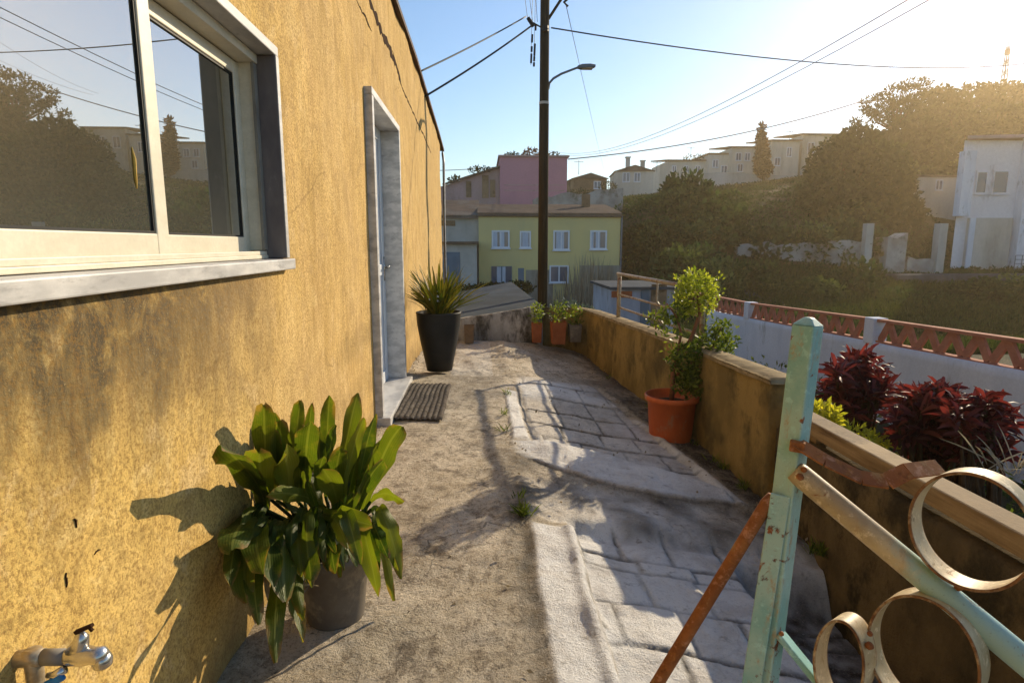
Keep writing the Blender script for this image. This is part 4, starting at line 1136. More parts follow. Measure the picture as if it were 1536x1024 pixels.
# mauve house
MY = 47.0
x0, x1, zb, zt = rectpts(750, 236, 851, 312, MY); zb -= 2.5
mh = thing('house', 'mauve windowless house with plants growing along its flat roof', 'house', ((x0 + x1) / 2, MY + 3, zb))
m = MB(); m.box(x0, x1, MY, MY + 6, zb, zt); m.build('wall', M['mauve'], mh)
m = MB(); m.box(x0 - .12, x1 + .15, MY - .15, MY + 6, zt, zt + .12); m.build('roof', M['mauvepale'], mh)
a = at_y(668, 278, MY + .3); b = at_y(750, 251, MY + .3)
m = MB(); m.prism([(a.x - 1.5, MY + .3, zb), (x0 - .002, MY + .3, zb), (x0 - .002, MY + .3, b.z), (a.x, MY + .3, a.z), (a.x - 1.5, MY + .3, a.z - .4)], (0, 5, 0)); m.build('side_wing', M['mauvepale'], mh)
m = MB(); m.bar((a.x - .2, MY + .15, a.z + .02), (x0 - .01, MY + .15, b.z + .04), .4, .12); m.build('parapet', M['rooftile'], mh)
for (px, py, w_, h_) in ((728, 280, .5, 1.7), (739, 283, .4, 1.3), (703, 284, .4, 1.2)):
    p = at_y(px, py, MY + .3); m = MB(); m.box(p.x - w_ / 2, p.x + w_ / 2, MY + .26, MY + .31, p.z - h_ / 2, p.z + h_ / 2); m.build('shutter', M['brownwall'], mh)
m = MB()
for z in (.9, 1.3): m.box(x0 + .3, x1 - .2, MY - .018, MY + .002, zt - z - 1.2, zt - z - 1.14)
m.build('ledge', M['mauvepale'], mh)


def simple_house(label, px0, py0, px1, py1, Y, mat, depth=6, roof='gable', wins=(), drop=2.5, turn=0, roofmat='rooftile', chim=()):
    x0, x1, zb, zt = rectpts(px0, py0, px1, py1, Y); zb -= drop
    h = thing('house', label, 'house', ((x0 + x1) / 2, Y + depth / 2, zb))
    if turn: h.rotation_euler.z = R(turn)
    m = MB(); m.box(x0, x1, Y, Y + depth, zb, zt); m.build('wall', M[mat], h)
    m = MB()
    if roof == 'gable':
        hh = (x1 - x0) * .16; m.prism([(x0 - .2, Y - .2, zt), (x1 + .2, Y - .2, zt), ((x0 + x1) / 2, Y - .2, zt + hh)], (0, depth + .4, 0))
    elif roof == 'mono':
        m.prism([(x0 - .2, Y - .25, zt), (x0 - .2, Y + depth, zt + .8), (x0 - .2, Y + depth, zt + .95), (x0 - .2, Y - .25, zt + .15)], (x1 - x0 + .4, 0, 0))
    else: m.box(x0 - .12, x1 + .12, Y - .12, Y + depth, zt, zt + .18)
    m.build('roof', M[roofmat], h)
    for (a, b, c, d) in wins:
        add_window(h, x0 + (x1 - x0) * a, x0 + (x1 - x0) * c, zt - (zt - zb - drop) * d, zt - (zt - zb - drop) * b, Y, .07, 'farglass', None, 1)
    for (u, hh) in chim:
        m = MB(); xc = x0 + (x1 - x0) * u; m.box(xc - .22, xc + .22, Y + 1, Y + 1.5, zt - .1, zt + hh); m.box(xc - .3, xc + .3, Y + .92, Y + 1.58, zt + hh, zt + hh + .1); m.build('chimney', M['greywall'], h)
    return h


simple_house('small rubble walled house with a brown gable between mauve house and white cottage', 857, 268, 908, 292, 66, 'brownwall', 6, 'gable', [(.62, .2, .8, .6)], 2, 4)
simple_house('small white cottage with two roof chimneys on the ridge', 928, 257, 984, 276, 68, 'farwhite', 6, 'gable', [(.2, .15, .36, .8), (.5, .15, .64, .8)], 2, -6, 'rooftile', ((.35, 1.6), (.75, 1.2)))
rows = [('leftmost long low white house of the ridge terrace', 1001, 242, 1062, 268, 74, [(.12, .3, .2, .6), (.42, .3, .5, .6), (.7, .3, .8, .62)], 'mono'),
        ('narrow pale house of the ridge terrace, second from its left end', 1062, 232, 1096, 266, 73, [(.2, .25, .42, .55), (.6, .5, .85, .9)], 'flat'),
        ('tall pale house of the ridge terrace just left of the rusty brown tree', 1096, 222, 1132, 263, 72, [(.2, .2, .4, .45), (.6, .2, .8, .45), (.3, .6, .5, .85)], 'mono'),
        ('tall pale house of the ridge terrace just right of the rusty brown tree', 1156, 212, 1200, 262, 71, [(.12, .5, .3, .72), (.55, .2, .7, .45)], 'mono'),
        ('rightmost shaded house of the ridge terrace behind the big round tree', 1200, 203, 1262, 262, 72, [(.15, .2, .3, .45), (.5, .2, .65, .45)], 'mono')]
for lb, a, b, c, d, Y_, wn_, rf in rows:
    o = simple_house(lb, a, b, c, d, Y_, 'farwhite', 7, rf, wn_, 3); o['group'] = 'terrace houses along the ridge'
a, b = at_y(1000, 266, 70), at_y(1215, 266, 68)
gw = MB(); gw.prism([(a.x, 70, a.z - 1.6), (b.x, 68.4, b.z - 1.6), (b.x, 68.4, b.z + .1), (a.x + 6, 69.5, a.z + .55), (a.x, 70, a.z + .1)], (0, .3, 0))
tag(gw.build('garden_wall', M['greywall']), 'long pale wall in front of the ridge terrace houses', 'wall')

# right hand building
BY = 38.0
x0, x1, zb, zt = rectpts(1424, 212, 1620, 412, BY); zb = -1.2
bh = thing('house', 'tall pale lilac building with a pair of square windows at the right edge', 'house', ((x0 + x1) / 2, BY + 4, zb))
m = MB(); m.prism([(x0, BY, zb), (x1, BY, zb), (x1 + 6, BY + 9, zb), (x0 * 1.245, BY + 9, zb)], (0, 0, zt - zb)); m.build('wall', M['lilac'], bh)
a, b, c, d = rectpts(1433, 226, 1452, 324, BY - .5); a, b = x0 - .25, x0 + .5; m = MB(); m.box(a, b, BY - .5, BY + .002, c, d); m.build('corner_pier', M['white'], bh)
a, b, c, d = rectpts(1520, 200, 1560, 412, BY - .6); m = MB(); m.box(a, b, BY - .6, BY + .002, zb, d); m.build('tall_pier', M['white'], bh)
a, b, c, d = rectpts(1446, 327, 1520, 410, BY - .25); m = MB(); m.box(a, b, BY - .25, BY + .002, zb, d); m.build('lower_wall', M['greywall'], bh)
a, b, c, d = rectpts(1446, 327, 1464, 410, BY - .3); m = MB(); m.box(a, b, BY - .33, BY - .25, zb, d); m.build('lower_pier', M['white'], bh)
m = MB(); m.prism([(x0 - .25, BY - .5, zt), (x1, BY - .5, zt + .25), (x1, BY - .5, zt + .45), (x0 - .25, BY - .5, zt + .2)], (8, 9.5, .5)); m.build('roof', M['mauvepale'], bh)
for (p, q, r_, s_) in ((1463, 259, 1480, 289), (1488, 258, 1512, 289)):
    w0, w1, q0, q1 = rectpts(p, q, r_, s_, BY); add_window(bh, w0, w1, q0, q1, BY, .1, 'farglass', None, 0, True, 'lilac')
m = MB()
a, b, c, d = rectpts(1521, 383, 1575, 408, BY - 1.2)
for k in range(5): m.box(a, b, BY - 1.22, BY - 1.19, c + (d - c) * k / 4 - .02, c + (d - c) * k / 4 + .02)
for k in range(6): xx = a + (b - a) * k / 5; m.box(xx - .02, xx + .02, BY - 1.187, BY - 1.16, -1.0, d)
tag(m.build('railing', M['lamp']), 'slim grey railing standing in front of the lilac building', 'railing')
simple_house('low white flat roofed annexe beside the lilac building, behind the round tree', 1368, 266, 1440, 292, 50, 'farwhite', 6, 'flat', [(.5, .2, .62, .7)], 4)
x_ = simple_house('long shed with a pale sloping roof above the white annexe', 1305, 232, 1440, 262, 60, 'oldwall', 7, 'mono', [], 4, 0, 'greywall')


def slabwall(label, px0, py0, px1, py1, Y, th, mat, name='ruined_wall', drop=.6, seed=1, cat='wall', slope=0):
    a = at_y(px0, py0, Y); b = at_y(px1, py0 + slope, Y); c = at_y(px0, py1, Y)
    o = thing(name, label, cat, ((a.x + b.x) / 2, Y, c.z - drop))
    n = max(2, int((b.x - a.x) / .6)); L = [(a.x + (b.x - a.x) * k / n, Y, a.z + (b.z - a.z) * k / n + (rng.uniform(-.25, .12) if mat == 'retain' else 0)) for k in range(n + 1)]
    rough_wall('wall', M[mat], L, th, c.z - drop, o, .03, .15, seed, (0, 1), False); return o


slabwall('upper stone retaining wall on the slope', 1195, 338, 1310, 352, 43, .6, 'retain', 'retaining_wall', 1, 3, slope=-2)
slabwall('lower stone retaining wall on the slope', 1107, 366, 1305, 384, 36, .6, 'retain', 'retaining_wall', 1, 4, slope=-6)
slabwall('slim pale post at the end of the stone retaining walls', 1301, 335, 1312, 392, 35.6, .4, 'greywall', 'gate_post', .6, 5, 'post')
slabwall('broken grey block of wall between the slim pale post and the lilac building', 1333, 352, 1362, 403, 35.2, 1.2, 'retain', 'ruined_wall', .6, 6)
slabwall('low broken grey wall joining the block and the pale gate pier', 1362, 385, 1412, 402, 35.6, .5, 'retain', 'ruined_wall', .6, 7)
slabwall('pale gate pier beside the dark gap of the lilac building', 1411, 335, 1423, 400, 35.4, .5, 'greywall', 'gate_pier', .6, 8, 'pier')
slabwall('long pale concrete terrace edge below the lilac building', 1346, 412, 1600, 428, 33, 1.5, 'slab', 'terrace_edge', .8, 9)
slabwall('grey concrete bank behind the roof of the yellow house', 800, 296, 935, 312, 43, .6, 'retain', 'retaining_wall', 2, 10, slope=-14)

# white garden wall with clay lattice
def LX(y): return 5.15 + (y - 5.8) * .035
gwall = thing('lattice_wall', 'whitewashed garden wall topped with zigzag clay lattice and short white piers', 'wall', (5, 8, -1.3))
def lt(y): return float(np.interp(y, [2, 5.4, 13.5], [.40, .33, -.02]))
y0, y1 = 2.4, 14.2
V = [];
rough_wall('wall', M['white'], [(LX(y), y, lt(y) - .32) for y in np.linspace(y0, y1, 40)], .16, -1.4, gwall, .012, .1, 33)
piers = [2.4, 4.85 + .0, 7.3, 9.75, 12.2, 14.1]
pp = at_x(1304, 510, LX(7)); piers[2] = 7.05
Py = []
for px in (1760, 1304, 1118): Py.append(px)
pys = [2.6, None, None]
def y_on_lat(px):
    lo, hi = 2, 30
    for _ in range(50):
        mid = (lo + hi) / 2
        d = ray(px, 500); 
        if d.x / d.y * mid > LX(mid): hi = mid
        else: lo = mid
    return lo
yA, yB = y_on_lat(1304), y_on_lat(1118)
piers = [yA - (yB - yA) * .95, yA, yB, yB + (yB - yA)]
for y in piers:
    m = MB(); m.box(LX(y) - .02, LX(y) + .18, y - .10, y + .10, lt(y) - .34, lt(y) + .005); m.build('pier', M['white'], gwall, bevel=.01)
for a, b in zip(piers[:-1], piers[1:]):
    a += .102; b -= .102; m = MB(); n = max(3, round((b - a) / .36))
    for k in range(n):
        s0, s1 = a + (b - a) * k / n, a + (b - a) * (k + 1) / n; sm = (s0 + s1) / 2; xc = LX(sm) + .08
        for (p, q) in ((s0, sm), (s1, sm)):
            if rng.random() < .035: continue
            m.bar((LX(p) + .08 + rng.normal() * .006, p + (.02 if p < sm else -.02), lt(p) - .30), (LX(q) + .08, q, lt(q) - .05), .085, .036, (1, 0, 0))
    m.bar((LX(a) + .08, a, lt(a) - .025), (LX(b) + .08, b, lt(b) - .025), .11, .036); m.bar((LX(a) + .08, a, lt(a) - .305), (LX(b) + .08, b, lt(b) - .305), .10, .024)
    m.build('lattice_panel', M['lattice'], gwall)

# blue white outhouse seen through the railing
oh = thing('outhouse', 'bluish white outhouse with brick patch and dark doorway seen through the railing', 'outhouse', (4.6, 18, -2.2))
OY = 17.0
x0, x1, zb, zt = rectpts(917, 434, 1012, 520, OY); m = MB(); m.box(x0, x1, OY, OY + 3, -2.3, zt); m.build('wall', M['bluewhite'], oh)
m = MB(); m.box(x0 - .1, x1 + .1, OY - .1, OY + 3.1, zt, zt + .08); m.build('roof', M['slab'], oh)
a, b, c, d = rectpts(917, 434, 948, 446, OY); m = MB(); m.box(a, b, OY - .03, OY + .002, c, d - .05); m.build('brick_patch', M['terra'], oh)
a, b, c, d = rectpts(960, 430, 974, 475, OY); m = MB(); m.box(a, b, OY - .04, OY + .002, -2.2, d); m.build('door', M['bluedoor'], oh)
a, b, c, d = rectpts(975, 426, 1000, 490, OY); m = MB(); m.box(a, b, OY - .05, OY + .002, -2.2, d); m.build('dark_gate', M['brownwall'], oh)

# shed roof beyond the path end
sr = thing('shed', 'flat roofed low shed with blue grey slab beyond the end of the path', 'shed', (.3, 11, -1.6))
m = MB(); m.prism([(-.62, 8.1, .12), (.95, 8.1, .22), (.70, 14.2, .27), (-.62, 14.2, .02)], (0, 0, .07)); m.build('roof_slab', M['slab'], sr, bevel=.01)
m = MB(); m.box(-.55, .62, 8.25, 14.0, -2, .02); m.build('wall', M['stainwall'], sr)

# planters at the path end
def planter(label, px, pyb, w_, h_, Y, col, plant):
    b = at_y(px, pyb, Y); o = thing('planter', label, 'planter', (b.x, Y, b.z), 'planters at the path end')
    m = MB(); hw = w_ / 2
    m.add([(b.x - hw * .86, Y - hw * .86, b.z), (b.x + hw * .86, Y - hw * .86, b.z), (b.x + hw * .86, Y + hw * .86, b.z), (b.x - hw * .86, Y + hw * .86, b.z),
           (b.x - hw, Y - hw, b.z + h_), (b.x + hw, Y - hw, b.z + h_), (b.x + hw, Y + hw, b.z + h_), (b.x - hw, Y + hw, b.z + h_)], [(3, 2, 1, 0), (0, 1, 5, 4), (1, 2, 6, 5), (2, 3, 7, 6), (3, 0, 4, 7)])
    m.box(b.x - hw * .94, b.x + hw * .94, Y - hw * .94, Y + hw * .94, b.z + h_ * .8, b.z + h_ * .9)
    m.build('pot', M[col], o, bevel=.006)
    if plant:
        P, D = in_ball(150, (b.x, Y, b.z + h_ + .10), (hw * 1.3, hw * 1.3, .17)); V, Q = leaf_quads(P, .06, .02, .6); npmesh('leaves', V, Q, M[plant], o, False, dict(rnd=rng.random(len(P))))


planter('dark brown clay planter at the left end of the white wall', 704, 514, .13, .23, 7.6, 'brownwall', None)
planter('narrow clay planter in the dark beside the pole foot', 805, 513, .13, .25, 7.55, 'terra', 'l_low')
planter('bright terracotta square planter right of the pole foot', 837, 515, .19, .28, 7.45, 'terra', 'l_low')
planter('grey planter with drooping plant between terracotta planter and mossy wall', 862, 512, .16, .22, 7.45, 'potgrey', 'l_low')
def bush(name, label, cat, parts, size, asp, mat, stem=None, group=None, shell=.15, up=.3, outw=.6):
    c0 = parts[0][0]; base = Vector((c0[0], c0[1], c0[2] - parts[0][1][2]))
    o = thing(name, label, cat, base, group); Ps = []; Ds = []
    for (c, r, n) in parts:
        P, D = in_ball(n, c, r, shell); Ps.append(P); Ds.append(D)
    P = np.concatenate(Ps); D = np.concatenate(Ds)
    V, Q = leaf_quads(P, size, size * asp, up, D * outw); npmesh('foliage', V, Q, M[mat], o, False, dict(rnd=rng.random(len(P)) ** 1.3))
    if stem:
        m = MB()
        for (c, r, n) in parts: m.tube([base - Vector((0, 0, .2)), Vector(c) * .5 + base * .5, Vector(c)], [stem, stem * .7, stem * .3], 6)
        m.build('stem', M['bark'], o)
    return o


bush('shrub', 'dark scruffy shrub growing around the pole foot behind the planters', 'shrub', [(at_y(806, 482, 8.7), (.22, .25, .22), 420), (at_y(838, 474, 8.8), (.26, .3, .13), 340), (at_y(775, 492, 8.5), (.12, .1, .1), 80)], .07, .4, 'l_low', .012)
bush('shrub', 'pale bluish shrub on the far side of the white end wall', 'shrub', [(at_y(850, 466, 9.2), (.3, .3, .16), 360), (at_y(880, 470, 9.0), (.2, .2, .1), 160)], .07, .4, 'l_pale', .01)
# weeds in front of the yellow house
bush('hedge', 'brownish green hedge below the blue windows of the yellow house', 'hedge', [(at_y(738, 434, 30), (1.1, .6, .28), 900), (at_y(775, 432, 30), (.9, .6, .3), 700), (at_y(700, 440, 30), (.9, .6, .4), 600)], .18, .5, 'l_dark', .04)


def reeds(label, cx, Y, n, hw, z0, h, mat, name='dry_reeds'):
    c = at_y(cx, 440, Y); sp_ = []
    for k in range(n):
        b = Vector((c.x + rng.normal() * hw, Y + rng.normal() * .5, z0)); hh = h * rng.uniform(.4, 1.1) * math.exp(-((b.x - c.x) / (hw * 2.2)) ** 2)
        t = b + Vector((rng.normal() * .25, rng.normal() * .2, hh)); sp_.append((b, t, b.lerp(t, .5) + Vector((rng.normal() * .08, 0, 0)), rng.uniform(.03, .07), Vector((1, rng.normal() * .5, 0)), .2, rng.random(), .2))
    V, Q, rn = blades(sp_, 4); o = npmesh(name, V, Q, M[mat], None, False, dict(rnd=rn)); return tag(o, label, 'reeds')


reeds('tall dry grey reeds standing against the right part of the yellow house', 885, 31.5, 230, 1.0, -2.4, 3.0, 'l_dry')

# ------------------------------------------------------------------ red bushes and yellow shrub in the garden bed
def red_bush(label, heads, n=26):
    c0 = heads[0][0]; b0 = Vector((c0.x, c0.y, float(tz(c0.x, c0.y)))); o = thing('red_shrub', label, 'shrub', b0, 'red leaved shrubs in the garden'); sp_ = []; m = MB()
    for (c, r) in heads:
        m.tube([b0 + Vector((rng.normal() * .06, rng.normal() * .06, -.05)), b0.lerp(c, .6) + Vector((rng.normal() * .05, 0, 0)), c], [.016, .012, .007], 5)
        for k in range(n):
            d = Vector(rng.normal(size=3)); d.z = abs(d.z) * .9 + rng.uniform(-.35, .35); d.normalize()
            b = c + Vector(rng.normal(size=3)) * .02; t = b + d * r * rng.uniform(.7, 1.25); t.z -= .02
            cc = b.lerp(t, .55) + Vector((0, 0, .035)); sd = d.cross(Vector(rng.normal(size=3))).normalized()
            sp_.append((b, t, cc, rng.uniform(.018, .032), sd, .35, rng.random() ** 1.5, .3))
    m.build('stem', M['bark'], o); V, Q, rn = blades(sp_, 4); npmesh('foliage', V, Q, M['l_red'], o, True, dict(rnd=rn))


def heads(px, py, rx_, ry_, Y, n, r):
    H = []
    for k in range(n):
        a = rng.uniform(0, 2 * PI); q = rng.random() ** .5
        H.append((at_y(px + rx_ * q * math.cos(a), py + ry_ * q * math.sin(a), Y + rng.uniform(-.22, .22)), r * rng.uniform(.8, 1.15)))
    return H


red_bush('rounded dark red shrub just right of the teal gate post', heads(1285, 590, 40, 52, 3.9, 46, .13))
red_bush('wide dark red shrub above the gate ring, middle of the garden bed', heads(1395, 640, 52, 48, 3.5, 54, .13))
red_bush('dark red shrub at the right end of the garden bed with a ragged edge', heads(1470, 650, 42, 46, 3.2, 44, .12))
bush('shrub', 'small bright yellow green shrub between the gate post and the red shrubs', 'shrub', [(at_y(1236, 628, 3.3), (.085, .1, .10), 420), (at_y(1275, 655, 3.35), (.14, .1, .07), 300), (at_y(1300, 670, 3.4), (.16, .12, .09), 200)], .045, .45, 'l_yel', .008)
P = np.stack([rng.uniform(1.85, 4.9, 5200), rng.uniform(1.2, 9.5, 5200)], 1); P = np.column_stack([P, tz(P[:, 0], P[:, 1]) + rng.random(5200) ** 2 * .5])
V, Q = leaf_quads(P, .10, .035, .5); tag(npmesh('ground_cover', V, Q, M['l_low'], None, False, dict(rnd=rng.random(5200) ** 2)), kind='stuff')
sp_ = []
tf = at_y(1515, 672, 2.6)
for k in range(16):
    b = tf + Vector((rng.normal() * .05, rng.normal() * .05, -.12)); t = b + Vector((rng.normal() * .1 - .03, rng.normal() * .1, rng.uniform(.08, .2))); sp_.append((b, t, b.lerp(t, .5) + Vector((0, 0, .03)), .008, Vector((1, 0, 0)), .2, rng.random(), .2))
V, Q, rn = blades(sp_, 4); tag(npmesh('grass_tuft', V, Q, M['l_dry'], None, False, dict(rnd=rn)), 'pale dry grass tuft in front of the rightmost red shrub', 'grass tuft')

# ------------------------------------------------------------------ pole, lamp, wires
PY = 10.2
pl = at_y(815, 300, PY); pxx = pl.x
pole = thing('utility_pole', 'tall dark utility pole rising behind the planters', 'pole', (pxx, PY, -1.4))
def pz(py): return at_y(815, py, PY).z
m = MB(); m.tube([(pxx, PY, -1.4), (pxx, PY, pz(156)), (pxx, PY, pz(155)), (pxx, PY, 7.6)], [.088, .079, .076, .066], 16); m.build('shaft', M['pole'], pole, True)
m = MB(); m.tube([(pxx, PY, pz(157)), (pxx, PY, pz(153))], .083, 16); m.build('band', M['greywall'], pole)
m = MB(); a = at_y(822, 30, PY); b = at_y(862, -32, PY - .1); m.tube([(pxx + .05, PY, a.z), b], .022, 8); m.build('bracket', M['pole'], pole)
m = MB(); m.tube([(pxx, PY - .02, pz(45)), at_y(795, 32, PY - .05)], .012, 6); m.tube([at_y(792, 27, PY - .05), at_y(800, 40, PY - .05)], .03, 8); m.tube([(pxx, PY - .09, pz(50)), (pxx, PY - .09, pz(42))], .05, 8); m.build('cable_clamp', M['black'], pole)
for px, pyl in ((799, ((52, 64), (70, 78), (81, 95))), (803.5, ((38, 46), (66, 84), (85, 92), (94, 100)))):
    m = MB()
    for (a_, b_) in pyl: m.tube([at_y(px - (a_ - 40) * .045, a_, PY - .03), at_y(px - (b_ - 40) * .045, b_, PY - .03)], .017, 6)
    m.tube([at_y(px, -20, PY - .03), at_y(px - 2.6, 98, PY - .03)], .004, 5)
    m.build('cable_joint', M['black'], pole)
m = MB()
for px in (788, 795, 806): m.tube([at_y(px - 4, -30, PY - .05), at_y(px + (4 if px < 800 else 0), 33, PY - .05)], .004, 5)
m.tube([at_y(856, -6, PY), at_y(846, 4, PY), at_y(852, 10, PY)], .02, 6)
m.build('drop_wire', M['wire'], pole)
lamp = thing('street_lamp', 'grey street lamp head on a curved arm fixed to the dark pole', 'street lamp', (pxx + .08, PY, pz(132)))
m = MB(); m.tube([at_y(822.5, 134, PY), at_y(824, 125, PY), at_y(830, 118, PY), at_y(842, 111, PY), at_y(868, 101, PY)], [.018, .019, .019, .018, .017], 10); m.build('arm', M['lamp'], lamp, True)
h0, h1 = at_y(866, 101, PY), at_y(893, 100, PY)
m = MB(); vs = []
for (u, hw, up, dn) in ((0, .035, .018, .02), (.25, .07, .035, .03), (.7, .085, .032, .025), (1, .05, .022, .012)):
    c = h0.lerp(h1, u); vs += [c + Vector((0, -hw, -dn)), c + Vector((0, hw, -dn)), c + Vector((0, hw * .8, up)), c + Vector((0, -hw * .8, up))]
m.add(vs, [(3, 2, 1, 0), (12, 13, 14, 15)] + [(i * 4 + j, i * 4 + (j + 1) % 4, i * 4 + 4 + (j + 1) % 4, i * 4 + 4 + j) for i in range(3) for j in range(4)]); hd_ = m.build('lamp_head', M['lamp'], lamp, bevel=.008)
m = MB(); m.obox(h0.lerp(h1, .55) + Vector((0, 0, -.03)), (.17, 0, 0), (0, .11, 0), (0, 0, .012)); m.build('lens', M['greywall'], hd_)


def wire(label, a, b, sag, r_, mat='wire', n=28, name='power_cable'):
    a = Vector(a); b = Vector(b); P = [a.lerp(b, i / n) - Vector((0, 0, 4 * sag * (i / n) * (1 - i / n))) for i in range(n + 1)]
    tag(MB().tube(P, r_, 6).build(name, M[mat], None, True), label, 'cable', 'overhead cables')


rw = lambda px, py: at_x(px, py, WX + .0)
wire('thick black cable from the pole clamp down to the house eave', at_y(800, 37, PY), rw(637, 145), .03, .0135)
wire('thinner black cable above it, from the pole to the house eave', at_y(789, 25, PY), rw(627, 109), .02, .010)
wire('cable running from the pole to the upper right across the sky', at_y(827, 42, PY - .05), at_y(1640, 80, 22), .55, .011)
for dx, k in ((0, 0), (12, 1)):
    P0 = at_y(826, 226 + k * 3, 62); P1 = at_y(1372 + dx * 2.4, -6 + k * 2, 15)
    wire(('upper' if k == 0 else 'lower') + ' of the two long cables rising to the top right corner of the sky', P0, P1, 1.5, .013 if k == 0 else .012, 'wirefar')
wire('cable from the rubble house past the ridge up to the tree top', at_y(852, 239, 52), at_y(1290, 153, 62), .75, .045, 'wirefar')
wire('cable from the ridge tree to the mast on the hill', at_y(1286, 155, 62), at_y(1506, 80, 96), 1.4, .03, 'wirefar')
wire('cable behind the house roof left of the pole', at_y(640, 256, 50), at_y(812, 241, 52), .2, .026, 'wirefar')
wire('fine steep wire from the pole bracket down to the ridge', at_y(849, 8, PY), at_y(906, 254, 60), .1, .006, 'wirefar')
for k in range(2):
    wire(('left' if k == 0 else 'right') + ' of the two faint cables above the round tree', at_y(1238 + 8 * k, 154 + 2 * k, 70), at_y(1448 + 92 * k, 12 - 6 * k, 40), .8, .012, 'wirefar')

# ------------------------------------------------------------------ mast on the hill
mt = at_y(1505, 128, 96); mz = float(tz(mt.x, 96)) - .5
mast = thing('radio_mast', 'slim lattice radio mast on the hill top near the sun', 'mast', (mt.x, 96, mz))
zt_ = at_y(1506, 70, 96).z; m = MB()
for (i, j) in ((-1, -1), (1, -1), (1, 1), (-1, 1)): m.tube([(mt.x + i * .55, 96 + j * .55, mz), (mt.x + i * .12, 96 + j * .12, zt_)], .07, 5)
n = 9
for k in range(n):
    u0, u1 = k / n, (k + 1) / n; w0, w1 = .55 - .43 * u0, .55 - .43 * u1; z0_, z1_ = mz + (zt_ - mz) * u0, mz + (zt_ - mz) * u1
    for s in (-1, 1): m.tube([(mt.x - w0, 96 + s * w0, z0_), (mt.x + w1, 96 + s * w1, z1_)], .035, 4); m.tube([(mt.x + s * w0, 96 - w0, z0_), (mt.x + s * w1, 96 + w1, z1_)], .035, 4)
m.build('lattice', M['lamp'], mast)
m = MB(); m.tube([(mt.x, 96, zt_), (mt.x, 96, zt_ + 1.4)], .05, 5); m.box(mt.x - .3, mt.x + .3, 95.8, 96.2, zt_ - 1.2, zt_ - .4); m.build('antenna', M['lamp'], mast)

# antennas on roofs
def antenna(label, px, py, Y, h):
    p = at_y(px, py, Y); m = MB(); m.tube([p, p + Vector((0, 0, h))], .03, 5); m.tube([p + Vector((-.5, 0, h * .9)), p + Vector((.5, 0, h * .9))], .02, 5)
    for k in range(5): m.tube([p + Vector((-.45 + k * .22, -.25, h * .9)), p + Vector((-.45 + k * .22, .25, h * .9))], .015, 4)
    tag(m.build('antenna', M['lamp']), label, 'antenna')


antenna('thin aerial on the long low white house of the ridge', 1036, 236, 75, 1.2)
antenna('aerial on the roof of the small rubble house', 868, 262, 67, 1.5)
antenna('aerial on the right end of the small white cottage', 985, 258, 69, 1.1)
antenna('aerial at the right side of the ridge terrace', 1184, 212, 72, 1.2)
# ------------------------------------------------------------------ trees and hill vegetation
def tree(name, label, cat, base, blobs, mat, n, size, asp=.55, trunk=.2, group=None, thr=-.12, nscale=.55, tr=1.0):
    o = thing(name, label, cat, base, group); base = Vector(base); Ps = []; Ds = []
    tot = sum(r[0] * r[2] for c, r in blobs)
    for (c, r) in blobs:
        P, D = in_ball(max(60, int(n * r[0] * r[2] / tot)), c, r, .25); Ps.append(P); Ds.append(D)
    P = np.concatenate(Ps); D = np.concatenate(Ds)
    f = fbm(P[:, 0] + P[:, 2] * .8, P[:, 1] * .8 - P[:, 2] * .6, nscale, int(rng.integers(1, 90)), 3); k = f > thr; P = P[k]; D = D[k]; f = f[k]
    V, Q = leaf_quads(P, size, size * asp, .15, D * .5)
    npmesh('crown', V, Q, M[mat], o, False, dict(rnd=np.clip(rng.random(len(P)) * .7 + f * .8, 0, 1)))
    m = MB(); top = sum((Vector(c) for c, r in blobs), Vector()) / len(blobs)
    m.tube([base - Vector((0, 0, .5)), base.lerp(top, .5) + Vector((rng.normal() * .1, 0, 0)), top], [trunk, trunk * .75, trunk * .3], 8)
    for (c, r) in blobs:
        m.tube([base.lerp(top, .45), (base.lerp(top, .6) + Vector(c)) / 2, Vector(c) + Vector((0, 0, r[2] * .5))], [trunk * .5, trunk * .35, trunk * .1], 5)
    m.build('trunk', M['bark'], o, True)
    return o


def B(px, py, Y, rpx, rpy, ry=None):
    k = Y / FL; return (at_y(px, py, Y), (rpx * k, (ry or rpx) * k, rpy * k))


def gpt(px, Y):
    x = (px - 722) / FL * Y; return (x, Y, float(tz(x, Y)))


tree('round_tree', 'large dark round tree between the ridge terrace and the lilac building', 'tree', gpt(1290, 46), [B(1290, 268, 46, 70, 58), B(1255, 250, 46.5, 42, 44), B(1322, 290, 45.5, 46, 36), B(1285, 222, 47, 34, 30), B(1235, 290, 45, 36, 34), B(1345, 318, 45, 38, 26), B(1290, 318, 45, 60, 24)], 'l_dark', 15000, .42, .6, .35, thr=-.35)
tree('pine_tree', 'tall open pine standing against the sky left of the hill crest', 'tree', gpt(1340, 66), [B(1352, 140, 66, 34, 12), B(1372, 128, 66.5, 20, 9), B(1318, 158, 66, 26, 14), B(1345, 172, 66, 44, 20), B(1310, 192, 66, 36, 22), B(1372, 165, 67, 34, 26), B(1300, 176, 66, 16, 12)], 'l_dark', 6500, .42, .4, .3, thr=-.10, nscale=.7)
crest = [(1405, 168, 72, 44, 34), (1450, 158, 78, 46, 32), (1500, 156, 84, 50, 30), (1552, 158, 84, 50, 32), (1610, 160, 84, 56, 34), (1425, 200, 64, 54, 36), (1490, 195, 66, 60, 36), (1560, 200, 66, 60, 36), (1380, 215, 58, 46, 34), (1330, 225, 58, 42, 26), (1680, 170, 84, 60, 40)]
